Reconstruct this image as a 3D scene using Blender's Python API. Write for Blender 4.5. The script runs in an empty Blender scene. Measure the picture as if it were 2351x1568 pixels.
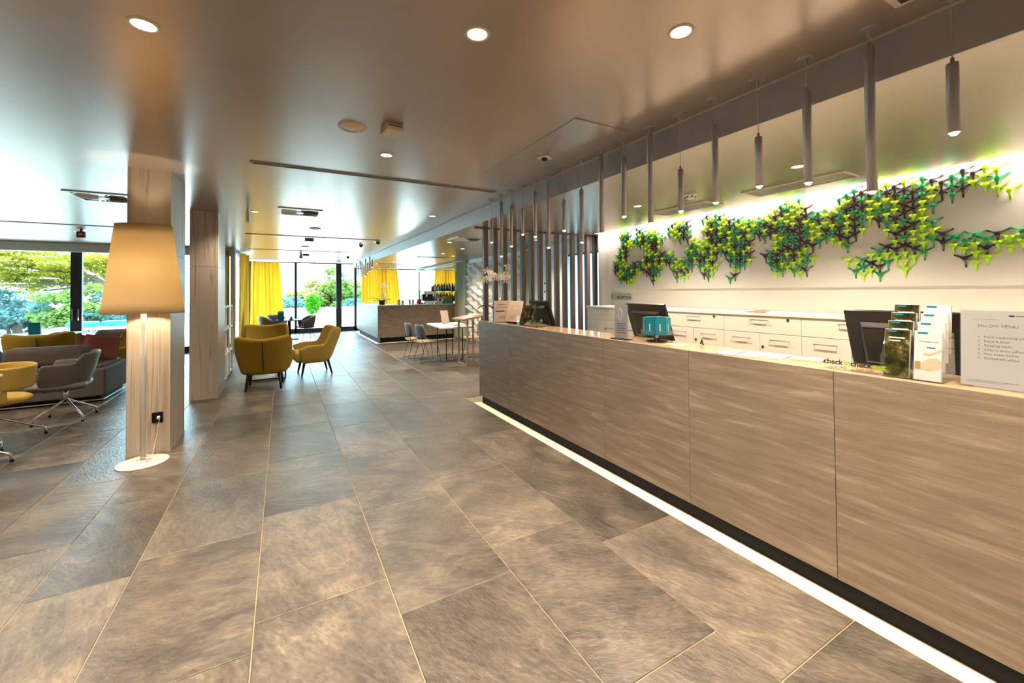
import bpy, math, random
from mathutils import Vector, Matrix
random.seed(7)
sc = bpy.context.scene
COL = sc.collection
PI = math.pi

# ------------------------------------------------------------------ camera
CAM_H = 1.48
YAW, PITCH, ROLL, FPX, CX, CY = .50871, .016376, -.00894, 946.1, 1175.5, 652.75
F = Vector((math.sin(YAW), math.cos(YAW), 0)); R = Vector((math.cos(YAW), -math.sin(YAW), 0)); U = Vector((0, 0, 1))
F, U = F*math.cos(PITCH)+U*math.sin(PITCH), U*math.cos(PITCH)-F*math.sin(PITCH)
R, U = R*math.cos(ROLL)+U*math.sin(ROLL), U*math.cos(ROLL)-R*math.sin(ROLL)
cam = bpy.data.objects.new('camera', bpy.data.cameras.new('camera'))
COL.objects.link(cam)
cam.matrix_world = Matrix(((R.x, U.x, -F.x, 0), (R.y, U.y, -F.y, 0), (R.z, U.z, -F.z, CAM_H), (0, 0, 0, 1)))
cam.data.sensor_width = 36; cam.data.lens = FPX/2351*36
cam.data.shift_y = -(784-CY)/2351
cam.data.clip_end = 5000; cam.data.clip_start = .05
sc.camera = cam

# ------------------------------------------------------------------ world, sun, exposure
w = bpy.data.worlds.new('World'); sc.world = w; w.use_nodes = True
bg = w.node_tree.nodes['Background']
bg.inputs[0].default_value = (.52, .84, 1.0, 1); bg.inputs[1].default_value = 9.0
sun = bpy.data.lights.new('sun', 'SUN'); sun.energy = 12.0; sun.color = (1, .93, .8); sun.angle = .02
so = bpy.data.objects.new('sun', sun); COL.objects.link(so)
so.rotation_euler = Vector((.35, -.25, -1)).to_track_quat('-Z', 'Y').to_euler()
sc.view_settings.view_transform = 'Standard'; sc.view_settings.look = 'None'
sc.view_settings.gamma = 1; sc.view_settings.use_curve_mapping = False
sc.view_settings.exposure = 0.8
sc.cycles.max_bounces = 7; sc.cycles.diffuse_bounces = 4; sc.cycles.glossy_bounces = 3; sc.cycles.transparent_max_bounces = 12
sc.cycles.use_adaptive_sampling = True; sc.cycles.adaptive_threshold = .025
sc.cycles.sample_clamp_indirect = 4; sc.cycles.caustics_reflective = False; sc.cycles.caustics_refractive = False

def portal(loc, size, normal):
    l = bpy.data.lights.new('window_portal', 'AREA'); l.shape = 'RECTANGLE'; l.size, l.size_y = size
    l.cycles.is_portal = True
    o = bpy.data.objects.new('window_portal', l); COL.objects.link(o); o.location = loc
    o.rotation_euler = Vector(normal).to_track_quat('-Z', 'Z').to_euler()
portal((.75, 17.3, 1.3), (3.5, 2.6), (0, -1, 0))
portal((3.7, 17.3, 1.3), (2.4, 2.6), (0, -1, 0))
portal((-4.1, 13.25, 1.25), (5.8, 2.5), (0, -1, 0))
portal((-1.2, 15.1, 1.3), (3.9, 2.6), (1, 0, 0))

# ------------------------------------------------------------------ materials
def nmat(name):
    m = bpy.data.materials.new(name); m.use_nodes = True
    nt = m.node_tree; return m, nt, nt.nodes['Principled BSDF']
def pm(name, col, rough=.5, metal=0, spec=.5, emit=None, es=0, alpha=1, trans=0, coat=0, ior=1.45):
    m, nt, b = nmat(name)
    b.inputs['Base Color'].default_value = (*col, 1); b.inputs['Roughness'].default_value = rough
    b.inputs['Metallic'].default_value = metal; b.inputs['Specular IOR Level'].default_value = spec
    b.inputs['Transmission Weight'].default_value = trans; b.inputs['Coat Weight'].default_value = coat
    b.inputs['IOR'].default_value = ior; b.inputs['Alpha'].default_value = alpha
    if emit: b.inputs['Emission Color'].default_value = (*emit, 1); b.inputs['Emission Strength'].default_value = es
    return m
def texmat(name, stops, scale=(1, 1, 1), nscale=4, detail=8, dist=0, rough=.5, rough2=None, bump=0, bscale=None, metal=0, coords='Object', rand=False, spec=.5, randv=0, coat=0):
    """noise coloured material: stops = [(pos, rgb)...]; scale stretches the noise; rand shifts it per object"""
    m, nt, b = nmat(name); N, L = nt.nodes, nt.links
    tc = N.new('ShaderNodeTexCoord'); mp = N.new('ShaderNodeMapping'); mp.inputs['Scale'].default_value = scale
    L.new(tc.outputs[coords], mp.inputs['Vector'])
    if rand:
        oi = N.new('ShaderNodeObjectInfo'); mu = N.new('ShaderNodeMath'); mu.operation = 'MULTIPLY'; mu.inputs[1].default_value = 87
        L.new(oi.outputs['Random'], mu.inputs[0]); L.new(mu.outputs[0], mp.inputs['Location'])
    no = N.new('ShaderNodeTexNoise'); no.inputs['Scale'].default_value = nscale; no.inputs['Detail'].default_value = detail
    no.inputs['Distortion'].default_value = dist; no.inputs['Roughness'].default_value = .6
    L.new(mp.outputs[0], no.inputs['Vector'])
    cr = N.new('ShaderNodeValToRGB'); e = cr.color_ramp.elements
    while len(e) < len(stops): e.new(.5)
    for k, (p, c) in enumerate(stops): e[k].position = p; e[k].color = (*c, 1)
    L.new(no.outputs['Fac'], cr.inputs[0])
    out = cr.outputs[0]
    if randv:
        hs = N.new('ShaderNodeHueSaturation'); mr = N.new('ShaderNodeMapRange')
        mr.inputs['To Min'].default_value = 1-randv; mr.inputs['To Max'].default_value = 1+randv
        L.new(oi.outputs['Random'], mr.inputs[0]); L.new(mr.outputs[0], hs.inputs['Value']); L.new(out, hs.inputs['Color']); out = hs.outputs[0]
    L.new(out, b.inputs['Base Color'])
    b.inputs['Roughness'].default_value = rough; b.inputs['Metallic'].default_value = metal; b.inputs['Specular IOR Level'].default_value = spec
    b.inputs['Coat Weight'].default_value = coat
    if rough2 is not None:
        mr = N.new('ShaderNodeMapRange'); mr.inputs['To Min'].default_value = rough; mr.inputs['To Max'].default_value = rough2
        L.new(no.outputs['Fac'], mr.inputs[0]); L.new(mr.outputs[0], b.inputs['Roughness'])
    if bump:
        n2 = N.new('ShaderNodeTexNoise'); n2.inputs['Scale'].default_value = bscale or nscale*3; n2.inputs['Detail'].default_value = 6
        L.new(mp.outputs[0], n2.inputs['Vector'])
        bp = N.new('ShaderNodeBump'); bp.inputs['Strength'].default_value = bump; bp.inputs['Distance'].default_value = .02
        L.new(n2.outputs['Fac'], bp.inputs['Height']); L.new(bp.outputs[0], b.inputs['Normal'])
    return m
def translucent(name, col, mixf=.5, rough=.8):
    m, nt, b = nmat(name); N, L = nt.nodes, nt.links
    b.inputs['Base Color'].default_value = (*col, 1); b.inputs['Roughness'].default_value = rough; b.inputs['Specular IOR Level'].default_value = .2
    t = N.new('ShaderNodeBsdfTranslucent'); t.inputs[0].default_value = (*col, 1)
    mx = N.new('ShaderNodeMixShader'); mx.inputs[0].default_value = mixf
    L.new(b.outputs[0], mx.inputs[1]); L.new(t.outputs[0], mx.inputs[2]); L.new(mx.outputs[0], N['Material Output'].inputs[0])
    return m
def clearglass(name, tint=(1, 1, 1), refl=.06, gl=.01):
    m, nt, b = nmat(name); N, L = nt.nodes, nt.links
    t = N.new('ShaderNodeBsdfTransparent'); t.inputs[0].default_value = (*tint, 1)
    g = N.new('ShaderNodeBsdfGlossy'); g.inputs['Roughness'].default_value = gl
    mx = N.new('ShaderNodeMixShader'); fr = N.new('ShaderNodeLayerWeight'); pw = N.new('ShaderNodeMath'); pw.operation = 'POWER'; pw.inputs[1].default_value = 5
    L.new(fr.outputs['Facing'], pw.inputs[0])
    mu = N.new('ShaderNodeMath'); mu.operation = 'MULTIPLY_ADD'; mu.inputs[1].default_value = .7; mu.inputs[2].default_value = refl; L.new(pw.outputs[0], mu.inputs[0])
    L.new(mu.outputs[0], mx.inputs[0]); L.new(t.outputs[0], mx.inputs[1]); L.new(g.outputs[0], mx.inputs[2]); L.new(mx.outputs[0], N['Material Output'].inputs[0])
    return m

def slate(name):
    """cleft slate: drifting brown-grey clouds, directional streaks, fine speckle and a rough relief, shifted per tile"""
    m, nt, b = nmat(name); N, L = nt.nodes, nt.links
    tc = N.new('ShaderNodeTexCoord'); oi = N.new('ShaderNodeObjectInfo')
    mu = N.new('ShaderNodeMath'); mu.operation = 'MULTIPLY'; mu.inputs[1].default_value = 87; L.new(oi.outputs['Random'], mu.inputs[0])
    an = N.new('ShaderNodeMath'); an.operation = 'MULTIPLY_ADD'; an.inputs[1].default_value = 1.2; an.inputs[2].default_value = .2; L.new(oi.outputs['Random'], an.inputs[0])
    rt = N.new('ShaderNodeVectorRotate'); rt.rotation_type = 'Z_AXIS'; L.new(tc.outputs['Object'], rt.inputs['Vector']); L.new(an.outputs[0], rt.inputs['Angle'])
    ad = N.new('ShaderNodeVectorMath'); L.new(rt.outputs[0], ad.inputs[0]); L.new(mu.outputs[0], ad.inputs[1])
    def noise(sx, sy, scale, detail, dist, rough=.62):
        mp = N.new('ShaderNodeMapping'); mp.inputs['Scale'].default_value = (sx, sy, 1); L.new(ad.outputs[0], mp.inputs['Vector'])
        n = N.new('ShaderNodeTexNoise'); n.inputs['Scale'].default_value = scale; n.inputs['Detail'].default_value = detail; n.inputs['Distortion'].default_value = dist; n.inputs['Roughness'].default_value = rough
        L.new(mp.outputs[0], n.inputs['Vector']); return n.outputs['Fac']
    big, streak, fine = noise(1, 1, 1.3, 5, .6), noise(1, 2.4, 2.4, 12, 1.2, .7), noise(1, 2.2, 24, 4, .4, .6)
    def mix(a, bb, f):
        q = N.new('ShaderNodeMath'); q.operation = 'MULTIPLY'; q.inputs[1].default_value = f; L.new(bb, q.inputs[0])
        r = N.new('ShaderNodeMath'); r.operation = 'ADD'; L.new(a, r.inputs[0]); L.new(q.outputs[0], r.inputs[1]); return r.outputs[0]
    z = N.new('ShaderNodeMath'); z.operation = 'MULTIPLY'; z.inputs[1].default_value = .40; L.new(big, z.inputs[0])
    v = mix(mix(z.outputs[0], streak, .38), fine, .26)
    cr = N.new('ShaderNodeValToRGB'); e = cr.color_ramp.elements
    for k, (p, c) in enumerate([(.41, (.050, .042, .037)), (.49, (.098, .080, .067)), (.56, (.160, .130, .103)), (.66, (.30, .24, .175))]):
        if k > 1: e.new(p)
        e[k].position = p; e[k].color = (*c, 1)
    L.new(v, cr.inputs[0])
    hs = N.new('ShaderNodeHueSaturation'); mr = N.new('ShaderNodeMapRange'); mr.inputs['To Min'].default_value = .72; mr.inputs['To Max'].default_value = 1.28
    fr = N.new('ShaderNodeMath'); fr.operation = 'FRACT'; L.new(mu.outputs[0], fr.inputs[0]); L.new(fr.outputs[0], mr.inputs[0]); L.new(mr.outputs[0], hs.inputs['Value']); L.new(cr.outputs[0], hs.inputs['Color'])
    L.new(hs.outputs[0], b.inputs['Base Color'])
    rr = N.new('ShaderNodeMapRange'); rr.inputs['To Min'].default_value = .22; rr.inputs['To Max'].default_value = .42; L.new(fine, rr.inputs[0]); L.new(rr.outputs[0], b.inputs['Roughness'])
    bp = N.new('ShaderNodeBump'); bp.inputs['Strength'].default_value = .42; bp.inputs['Distance'].default_value = .012; L.new(mix(fine, streak, .8), bp.inputs['Height']); L.new(bp.outputs[0], b.inputs['Normal'])
    b.inputs['Specular IOR Level'].default_value = .9
    return m
MT = {}
MT['ceiling'] = texmat('ceiling_satin', [(.3, (.475, .40, .352)), (.7, (.50, .42, .37))], scale=(.3, 1.6, 1), nscale=1.2, detail=1, rough=.285, metal=.72, spec=.6)
MT['beam'] = pm('beam_paint', (.40, .375, .38), .4, metal=.3)
MT['tile'] = slate('slate_tile')
MT['grout'] = pm('grout', (.52, .40, .26), .8)
MT['floorfar'] = texmat('slate_far', [(.3, (.10, .08, .068)), (.7, (.24, .19, .15))], scale=(1, 1, 1), nscale=1.2, dist=.6, rough=.28, rough2=.45, bump=.2)
MT['travertine'] = texmat('travertine', [(.30, (.185, .136, .097)), (.46, (.225, .168, .121)), (.56, (.26, .196, .142)), (.70, (.37, .29, .215))], scale=(4, .9, 11), nscale=3.0, detail=15, dist=.45, rough=.40, rough2=.55, bump=.10, bscale=26, rand=True)
MT['countertop'] = texmat('counter_ledge', [(.3, (.50, .34, .19)), (.7, (.60, .43, .26))], scale=(4, .6, 1), nscale=2, rough=.12, coat=.3)
MT['limestone'] = texmat('column_veneer', [(.3, (.36, .30, .24)), (.44, (.50, .42, .34)), (.487, (.54, .455, .37)), (.503, (.34, .275, .22)), (.52, (.55, .46, .375)), (.72, (.46, .385, .31))], scale=(6, 6, .10), nscale=1.3, detail=3, dist=.25, rough=.45, bump=.03)
MT['white'] = pm('white_paint', (.80, .78, .74), .5)
MT['wallcream'] = pm('cream_wall', (.84, .80, .73), .55)
MT['panelwhite'] = pm('white_wall_panel', (.87, .83, .77), .45)
MT['cabinet'] = pm('cabinet_lacquer', (.80, .75, .67), .28)
MT['black'] = pm('black_paint', (.006, .006, .007), .6, spec=.2)
MT['blackgloss'] = pm('black_plastic', (.008, .008, .010), .32, spec=.3)
MT['darkmetal'] = pm('dark_metal', (.045, .042, .045), .4, metal=.5)
MT['frame'] = pm('dark_window_frame', (.030, .028, .032), .4)
MT['chrome'] = pm('chrome', (.75, .75, .76), .12, metal=1)
MT['steel'] = pm('brushed_steel', (.60, .58, .55), .3, metal=1)
MT['pendant'] = pm('pendant_grey', (.33, .31, .315), .42, metal=.5)
MT['slat'] = texmat('slat_wood', [(.3, (.055, .034, .028)), (.7, (.085, .054, .045))], scale=(6, 6, .5), nscale=3, rough=.55)
MT['lampglow'] = pm('lamp_glow', (1, 1, 1), .5, emit=(1, .80, .52), es=12)
MT['bulb'] = pm('pendant_bulb', (1, 1, 1), .5, emit=(1, .80, .50), es=60)
MT['led'] = texmat('led_floor_inlay', [(.3, (.75, .66, .5)), (.7, (.9, .82, .66))], nscale=30, rough=.5)  # emissive stone stands for LED light falling on the floor
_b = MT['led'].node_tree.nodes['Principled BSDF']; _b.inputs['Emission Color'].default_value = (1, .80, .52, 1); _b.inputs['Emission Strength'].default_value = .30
MT['ledstrip'] = pm('led_strip', (1, 1, 1), .5, emit=(1, .82, .58), es=9)
MT['mustard'] = texmat('mustard_fabric', [(.3, (.31, .19, .010)), (.7, (.42, .265, .016))], nscale=60, rough=.8, bump=.15, bscale=260)
MT['mustardtan'] = texmat('ochre_fabric', [(.3, (.42, .27, .045)), (.7, (.54, .37, .08))], nscale=60, rough=.8, bump=.15, bscale=260)
MT['yellowcurtain'] = translucent('yellow_curtain', (.74, .38, .02), .35)
MT['browncurtain'] = translucent('ochre_curtain', (.45, .27, .03), .2)
MT['sheer'] = translucent('sheer_curtain', (.62, .64, .52), .3)
MT['grey'] = texmat('grey_fabric', [(.3, (.098, .080, .074)), (.7, (.14, .117, .107))], nscale=70, rough=.85, bump=.15, bscale=260)
MT['greyleather'] = pm('grey_leather', (.115, .10, .098), .45)
MT['greyshell'] = pm('grey_shell', (.115, .105, .11), .5)
MT['tan'] = pm('tan_leather', (.36, .25, .16), .5)
MT['brownshell'] = pm('brown_shell', (.30, .19, .11), .5)
MT['legwood'] = pm('black_leg', (.014, .011, .012), .35)
MT['wood'] = texmat('oak', [(.3, (.26, .135, .065)), (.7, (.36, .20, .10))], scale=(8, 8, .8), nscale=3, rough=.45)
MT['red'] = pm('red_plastic', (.35, .02, .03), .4)
MT['redfabric'] = pm('rust_fabric', (.28, .085, .055), .85)
MT['teal'] = pm('teal_card', (.0, .16, .22), .45)
MT['blue'] = pm('blue_fabric', (.01, .36, .62), .7)
MT['lime'] = pm('lime_plastic', (.38, .70, .012), .38)
MT['green'] = pm('green_plastic', (.006, .175, .055), .35)
MT['charcoal'] = pm('charcoal_plastic', (.018, .014, .016), .3)
MT['paper'] = pm('paper', (.58, .565, .55), .6)
MT['menupaper'] = pm('menu_paper', (.44, .43, .44), .6)
MT['kraft'] = pm('kraft_board', (.58, .44, .33), .6)
MT['ink'] = pm('black_ink', (.015, .014, .016), .6)
MT['inkgrey'] = pm('grey_ink', (.13, .12, .13), .6)
MT['inkgreen'] = pm('green_ink', (.20, .48, .01), .5)
MT['inkblue'] = pm('navy_ink', (.02, .04, .13), .5)
MT['acrylic'] = clearglass('acrylic', (.985, .99, .99), .03)
MT['glass'] = clearglass('window_glass', (.93, .985, 1.0), .03)
MT['mirror'] = pm('mirror', (.86, .90, .90), .015, metal=1)
MT['frost'] = translucent('frosted_glass', (.50, .60, .62), .8)
MT['shade'] = translucent('lamp_shade_cloth', (.88, .76, .54), .55)
MT['foliage1'] = translucent('pine_leaves', (.23, .20, .018), .55)
MT['foliage2'] = translucent('bush_leaves', (.15, .22, .045), .55)
MT['foliage3'] = translucent('blue_leaves', (.10, .19, .18), .5)
MT['foliage4'] = translucent('bright_leaves', (.07, .30, .012), .55)
MT['foliage5'] = translucent('olive_leaves', (.32, .28, .10), .55)
MT['bark'] = pm('bark', (.12, .085, .07), .9)
MT['terrace'] = pm('terrace_paving', (.72, .68, .62), .7)
MT['parapet'] = pm('parapet_render', (.80, .76, .66), .8)
MT['sea'] = pm('sea', (.28, .52, .68), .35)
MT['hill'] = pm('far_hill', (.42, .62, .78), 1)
MT['leaf'] = pm('orchid_leaf', (.035, .06, .012), .4)
MT['petal'] = translucent('orchid_petal', (.88, .78, .64), .3)
MT['petalwhite'] = translucent('white_petal', (.85, .85, .80), .3)
MT['vane'] = pm('diffuser_white', (.80, .79, .77), .3, metal=.45)
MT['duct'] = pm('duct_dark', (.03, .03, .03), .7)
MT['ductgrey'] = pm('duct_grey', (.50, .50, .50), .4, metal=.4)
MT['fixture'] = pm('fixture_cream', (.62, .53, .43), .5)
MT['skin'] = pm('printed_skin', (.55, .36, .25), .6)

# ------------------------------------------------------------------ mesh builder
class MB:
    def __init__(s): s.v = []; s.f = []
    def add(s, vs, fs):
        n = len(s.v); s.v += [tuple(p) for p in vs]; s.f += [tuple(i+n for i in q) for q in fs]; return s
    def box(s, x0, x1, y0, y1, z0, z1):
        return s.add([(x0, y0, z0), (x1, y0, z0), (x1, y1, z0), (x0, y1, z0), (x0, y0, z1), (x1, y0, z1), (x1, y1, z1), (x0, y1, z1)],
                     [(3, 2, 1, 0), (4, 5, 6, 7), (0, 1, 5, 4), (1, 2, 6, 5), (2, 3, 7, 6), (3, 0, 4, 7)])
    def cbox(s, c, d): return s.box(c[0]-d[0]/2, c[0]+d[0]/2, c[1]-d[1]/2, c[1]+d[1]/2, c[2]-d[2]/2, c[2]+d[2]/2)
    def cone(s, p0, p1, r0, r1=None, n=12):
        r1 = r0 if r1 is None else r1
        p0, p1 = Vector(p0), Vector(p1); d = (p1-p0).normalized()
        a = d.orthogonal().normalized(); b = d.cross(a)
        vs = []
        for p, r in ((p0, r0), (p1, r1)):
            for k in range(n):
                t = 2*PI*k/n; vs.append(p+a*(r*math.cos(t))+b*(r*math.sin(t)))
        fs = [(k, (k+1) % n, n+(k+1) % n, n+k) for k in range(n)]
        fs += [tuple(range(n-1, -1, -1)), tuple(range(n, 2*n))]
        return s.add(vs, fs)
    def tube(s, pts, r, n=8):
        pts = [Vector(p) for p in pts]; vs = []; m = len(pts); a = None
        for i, p in enumerate(pts):
            d = (pts[min(i+1, m-1)]-pts[max(i-1, 0)]).normalized()
            a = d.orthogonal().normalized() if a is None else (a-d*a.dot(d)).normalized()
            b = d.cross(a); rr = r(i/(m-1)) if callable(r) else r
            vs += [p+a*(rr*math.cos(2*PI*k/n))+b*(rr*math.sin(2*PI*k/n)) for k in range(n)]
        fs = [(i*n+k, i*n+(k+1) % n, (i+1)*n+(k+1) % n, (i+1)*n+k) for i in range(m-1) for k in range(n)]
        fs += [tuple(range(n-1, -1, -1)), tuple(range((m-1)*n, m*n))]
        return s.add(vs, fs)
    def lathe(s, prof, c=(0, 0, 0), n=24, sx=1, sy=1, close=False):
        vs = []; m = len(prof)
        for r, z in prof:
            vs += [(c[0]+sx*r*math.cos(2*PI*k/n), c[1]+sy*r*math.sin(2*PI*k/n), c[2]+z) for k in range(n)]
        fs = [(i*n+k, i*n+(k+1) % n, (i+1)*n+(k+1) % n, (i+1)*n+k) for i in range(m-1) for k in range(n)]
        if close: fs += [tuple(range(n-1, -1, -1)), tuple(range((m-1)*n, m*n))]
        return s.add(vs, fs)
    def disc(s, c, r, n=24, ry=None, nz=-1):
        ry = ry or r
        vs = [(c[0]+r*math.cos(2*PI*k/n), c[1]+ry*math.sin(2*PI*k/n)*(-nz), c[2]) for k in range(n)]
        return s.add(vs, [tuple(range(n-1, -1, -1))])
    def prism(s, poly, axis, a0, a1):
        """polygon extruded along an axis: poly points are the two other coordinates in order"""
        def P(p, a): return (a, p[0], p[1]) if axis == 0 else (p[0], a, p[1]) if axis == 1 else (p[0], p[1], a)
        n = len(poly); vs = [P(p, a0) for p in poly]+[P(p, a1) for p in poly]
        return s.add(vs, [tuple(range(n-1, -1, -1)), tuple(range(n, 2*n))]+[(k, (k+1) % n, n+(k+1) % n, n+k) for k in range(n)])
    def grid(s, fn, nu, nv, closeu=False):
        vs = [fn(i/(nu if closeu else nu-1), j/(nv-1)) for j in range(nv) for i in range(nu)]
        fs = [(j*nu+i, j*nu+(i+1) % nu, (j+1)*nu+(i+1) % nu, (j+1)*nu+i) for j in range(nv-1) for i in range(nu if closeu else nu-1)]
        return s.add(vs, fs)
    def mesh(s, name, mat, smooth=False):
        me = bpy.data.meshes.new(name); me.from_pydata(s.v, [], s.f); me.update()
        if mat: me.materials.append(MT[mat] if isinstance(mat, str) else mat)
        if smooth:
            for p in me.polygons: p.use_smooth = True
        return me
    def obj(s, name, mat, parent=None, smooth=False, bevel=0, seg=2, sub=0, solid=0, world=False, off=-1):
        if world and parent is not None:
            inv = parent.matrix_basis.inverted(); s.v = [tuple(inv @ Vector(p)) for p in s.v]
        o = bpy.data.objects.new(name, s.mesh(name, mat, smooth)); COL.objects.link(o)
        if parent is not None: o.parent = parent
        if solid:
            md = o.modifiers.new('solid', 'SOLIDIFY'); md.thickness = solid; md.offset = off
        if bevel:
            md = o.modifiers.new('bevel', 'BEVEL'); md.width = bevel; md.segments = seg; md.limit_method = 'ANGLE'; md.angle_limit = .6
        if sub:
            md = o.modifiers.new('sub', 'SUBSURF'); md.levels = sub; md.render_levels = sub
        return o

def tag(o, label, cat, group=None, kind=None):
    o['label'] = label; o['category'] = cat
    if group: o['group'] = group
    if kind: o['kind'] = kind
    return o
def thing(name, label, cat, loc=(0, 0, 0), rz=0, group=None):
    o = bpy.data.objects.new(name, None); COL.objects.link(o); o.empty_display_size = .1
    o.matrix_basis = Matrix.Translation(Vector(loc)) @ Matrix.Rotation(rz, 4, 'Z')
    return tag(o, label, cat, group)
def struct(o, label=None):
    o['kind'] = 'structure'
    if label: o['label'] = label
    return o
def copy_tree(o, parent=None):
    c = o.copy(); COL.objects.link(c); c.parent = parent
    for ch in list(o.children): copy_tree(ch, c)
    return c
def place(o, loc, rz=0, label=None, group=None):
    o.matrix_basis = Matrix.Translation(Vector(loc)) @ Matrix.Rotation(rz, 4, 'Z')
    if label: o['label'] = label
    if group: o['group'] = group
    return o
def text(body, loc, size, mat, parent, right=(0, -1, 0), up=(0, 0, 1), name='lettering', align='LEFT', bold=0):
    cu = bpy.data.curves.new(name, 'FONT'); cu.body = body; cu.size = size; cu.align_x = align; cu.offset = bold; cu.resolution_u = 3
    cu.materials.append(MT[mat])
    tmp = bpy.data.objects.new(name, cu); me = bpy.data.meshes.new_from_object(tmp); bpy.data.objects.remove(tmp)
    o = bpy.data.objects.new(name, me); COL.objects.link(o)
    r = Vector(right).normalized(); u = Vector(up); u = (u-r*u.dot(r)).normalized(); n = r.cross(u)
    m = Matrix(((r.x, u.x, n.x, loc[0]), (r.y, u.y, n.y, loc[1]), (r.z, u.z, n.z, loc[2]), (0, 0, 0, 1)))
    if parent is not None:
        o.parent = parent; m = parent.matrix_basis.inverted() @ m
    o.matrix_basis = m
    return o
def ordinal(k): return ['first', 'second', 'third', 'fourth', 'fifth', 'sixth', 'seventh', 'eighth', 'ninth', 'tenth', 'eleventh', 'twelfth', 'thirteenth', 'fourteenth', 'fifteenth', 'sixteenth', 'seventeenth', 'eighteenth'][k]

ZC, ZL = 2.646, 2.434      # main ceiling, lower soffit
XB = 2.42                  # beam face
XW = 4.70                  # reception wall
XR = 4.92                  # wall beyond the slat screen

# ------------------------------------------------------------------ floor and its tiles
fl = struct(MB().box(-7.2, 5.2, -3.2, 17.3, -.08, -.005).obj('floor', 'grout'))
TX = [2.23-.585*k for k in range(6)]+[-1.09, -1.53]+[-1.53-.585*k for k in range(1, 10)]
OFF = [.89, .16, .93, .20, .03, .90, .45, .1, .6, .3, .75, .15, .55, .85, .35, .65]
cols = [(TX[k+1], TX[k], OFF[k]) for k in range(len(TX)-1)]
cols += [(2.23+.585*k, 2.23+.585*(k+1), (.35, .7, .1, .5, .8)[k]) for k in range(5)]
tile_mesh = {}
for x0, x1, off in cols:
    x1c, x0c = min(x1, 5.0), max(x0, -7.1)
    if x1c-x0c < .05: continue
    wd = round(x1c-x0c, 3)
    if wd not in tile_mesh:
        tile_mesh[wd] = MB().box(.0025, wd-.0025, .0025, .9975, -.012, 0).mesh('tile', 'tile')
    for j in range(-3, 13):
        y = off+j
        yc = y+.5; cxm = (x0c+x1c)/2
        if yc < .1: continue
        # only the slabs the photograph can show: inside the view wedge and not under the counter
        if cxm+.6 < -.40*(y+1)-.3 or cxm-.6 > 5.9*(y+1): continue
        if x0 > 2.2 and y < 5.0: continue
        o = bpy.data.objects.new('tile', tile_mesh[wd]); COL.objects.link(o); o.parent = fl; o.location = (x0c, y, 0)
        md = o.modifiers.new('bevel', 'BEVEL'); md.width = .002; md.segments = 1
struct(MB().box(-7.1, 5.0, 12.9, 17.25, -.03, -.002).obj('floor.001', 'floorfar'), 'same slate floor running on towards the far windows')
struct(MB().box(-7.1, 5.0, -3.1, .3, -.03, -.003).obj('floor.002', 'floorfar'), 'same slate floor running on over the entrance floor')

# ------------------------------------------------------------------ ceilings, beam, walls
struct(MB().box(-7.2, XB, -3.2, 13.2, ZC, ZC+.15).obj('ceiling', 'ceiling'))
struct(MB().box(-1.18, XB, 13.2, 17.3, ZC, ZC+.15).obj('ceiling.001', 'ceiling'))
struct(MB().box(XB, 4.60, -3.2, 5.40, ZL, ZC+.15).obj('ceiling.002', 'ceiling'))
struct(MB().box(XB, 5.2, 5.40, 17.3, ZL, ZC+.15).obj('ceiling.003', 'ceiling'))
struct(MB().box(4.60, 5.2, -3.2, 5.40, ZC, ZC+.15).obj('ceiling.004', 'white'))
struct(MB().box(XB-.012, XB, -3.2, 17.2, ZL, ZC-.012).obj('trim_1', 'beam'), 'grey painted face where the ceiling steps down')
struct(MB().box(XB-.016, XB, -3.2, 17.2, ZC-.012, ZC).obj('trim_2', 'fixture'), 'thin pale bead along top of the ceiling step')
wr = struct(MB().box(XW, XW+.25, -3.2, 5.40, 0, ZC).obj('wall_right', 'wallcream'))
MB().box(XW-.035, XW+.01, -3.1, 5.13, 1.492, 2.56).obj('upper_panel', 'panelwhite', wr)
struct(MB().box(XR, XR+.25, 5.40, 5.62, 0, ZL).obj('wall_right.001', 'wallcream'))
w2 = struct(MB().box(XR, XR+.25, 6.62, 17.3, 0, ZL).box(XR, XR+.25, 5.62, 6.62, 2.2, ZL).box(XR, XR+.25, 5.62, 6.62, 0, .25).obj('wall_right.002', 'wallcream'))
struct(MB().box(-7.2, 5.2, -3.35, -3.2, 0, ZC).obj('wall_back', 'wallcream'))
struct(MB().box(-7.35, -7.2, -3.35, 13.2, 0, ZC).obj('wall_left', 'wallcream'))
# corner post between lounge windows and hall windows
struct(MB().box(-1.18, -1.085, 12.95, 13.2, 0, ZC).obj('wall_left.001', 'white'), 'narrow white corner post beside the curtains')
# cove light hidden above the reception wall
cv = struct(MB().box(4.605, 4.615, -3.1, 5.38, 2.50, 2.53).obj('trim_3', 'ledstrip'), 'hidden warm light strip above the reception wall')
def area(name, loc, size, normal, power, col, spread=PI):
    l = bpy.data.lights.new(name, 'AREA'); l.shape = 'RECTANGLE'; l.size, l.size_y = size; l.energy = power; l.color = col; l.spread = spread
    o = bpy.data.objects.new(name, l); COL.objects.link(o); o.location = loc
    q = Vector(normal).to_track_quat('-Z', 'Y'); o.rotation_euler = q.to_euler(); return o
def cove(name, x, z, y0, y1, normal, power, width=.03):
    o = area(name, (x, (y0+y1)/2, z), (width, y1-y0), normal, power, (1, .88, .72))
    # long side along Y
    n = -Vector(normal).normalized(); yv = Vector((0, 1, 0)); xv = yv.cross(n)
    o.matrix_basis = Matrix(((xv.x, yv.x, n.x, x), (xv.y, yv.y, n.y, (y0+y1)/2), (xv.z, yv.z, n.z, z), (0, 0, 0, 1)))
    return o
cove('cove_lamp', 4.632, 2.53, -3.0, 5.3, (.35, 0, -1), 215)

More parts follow.
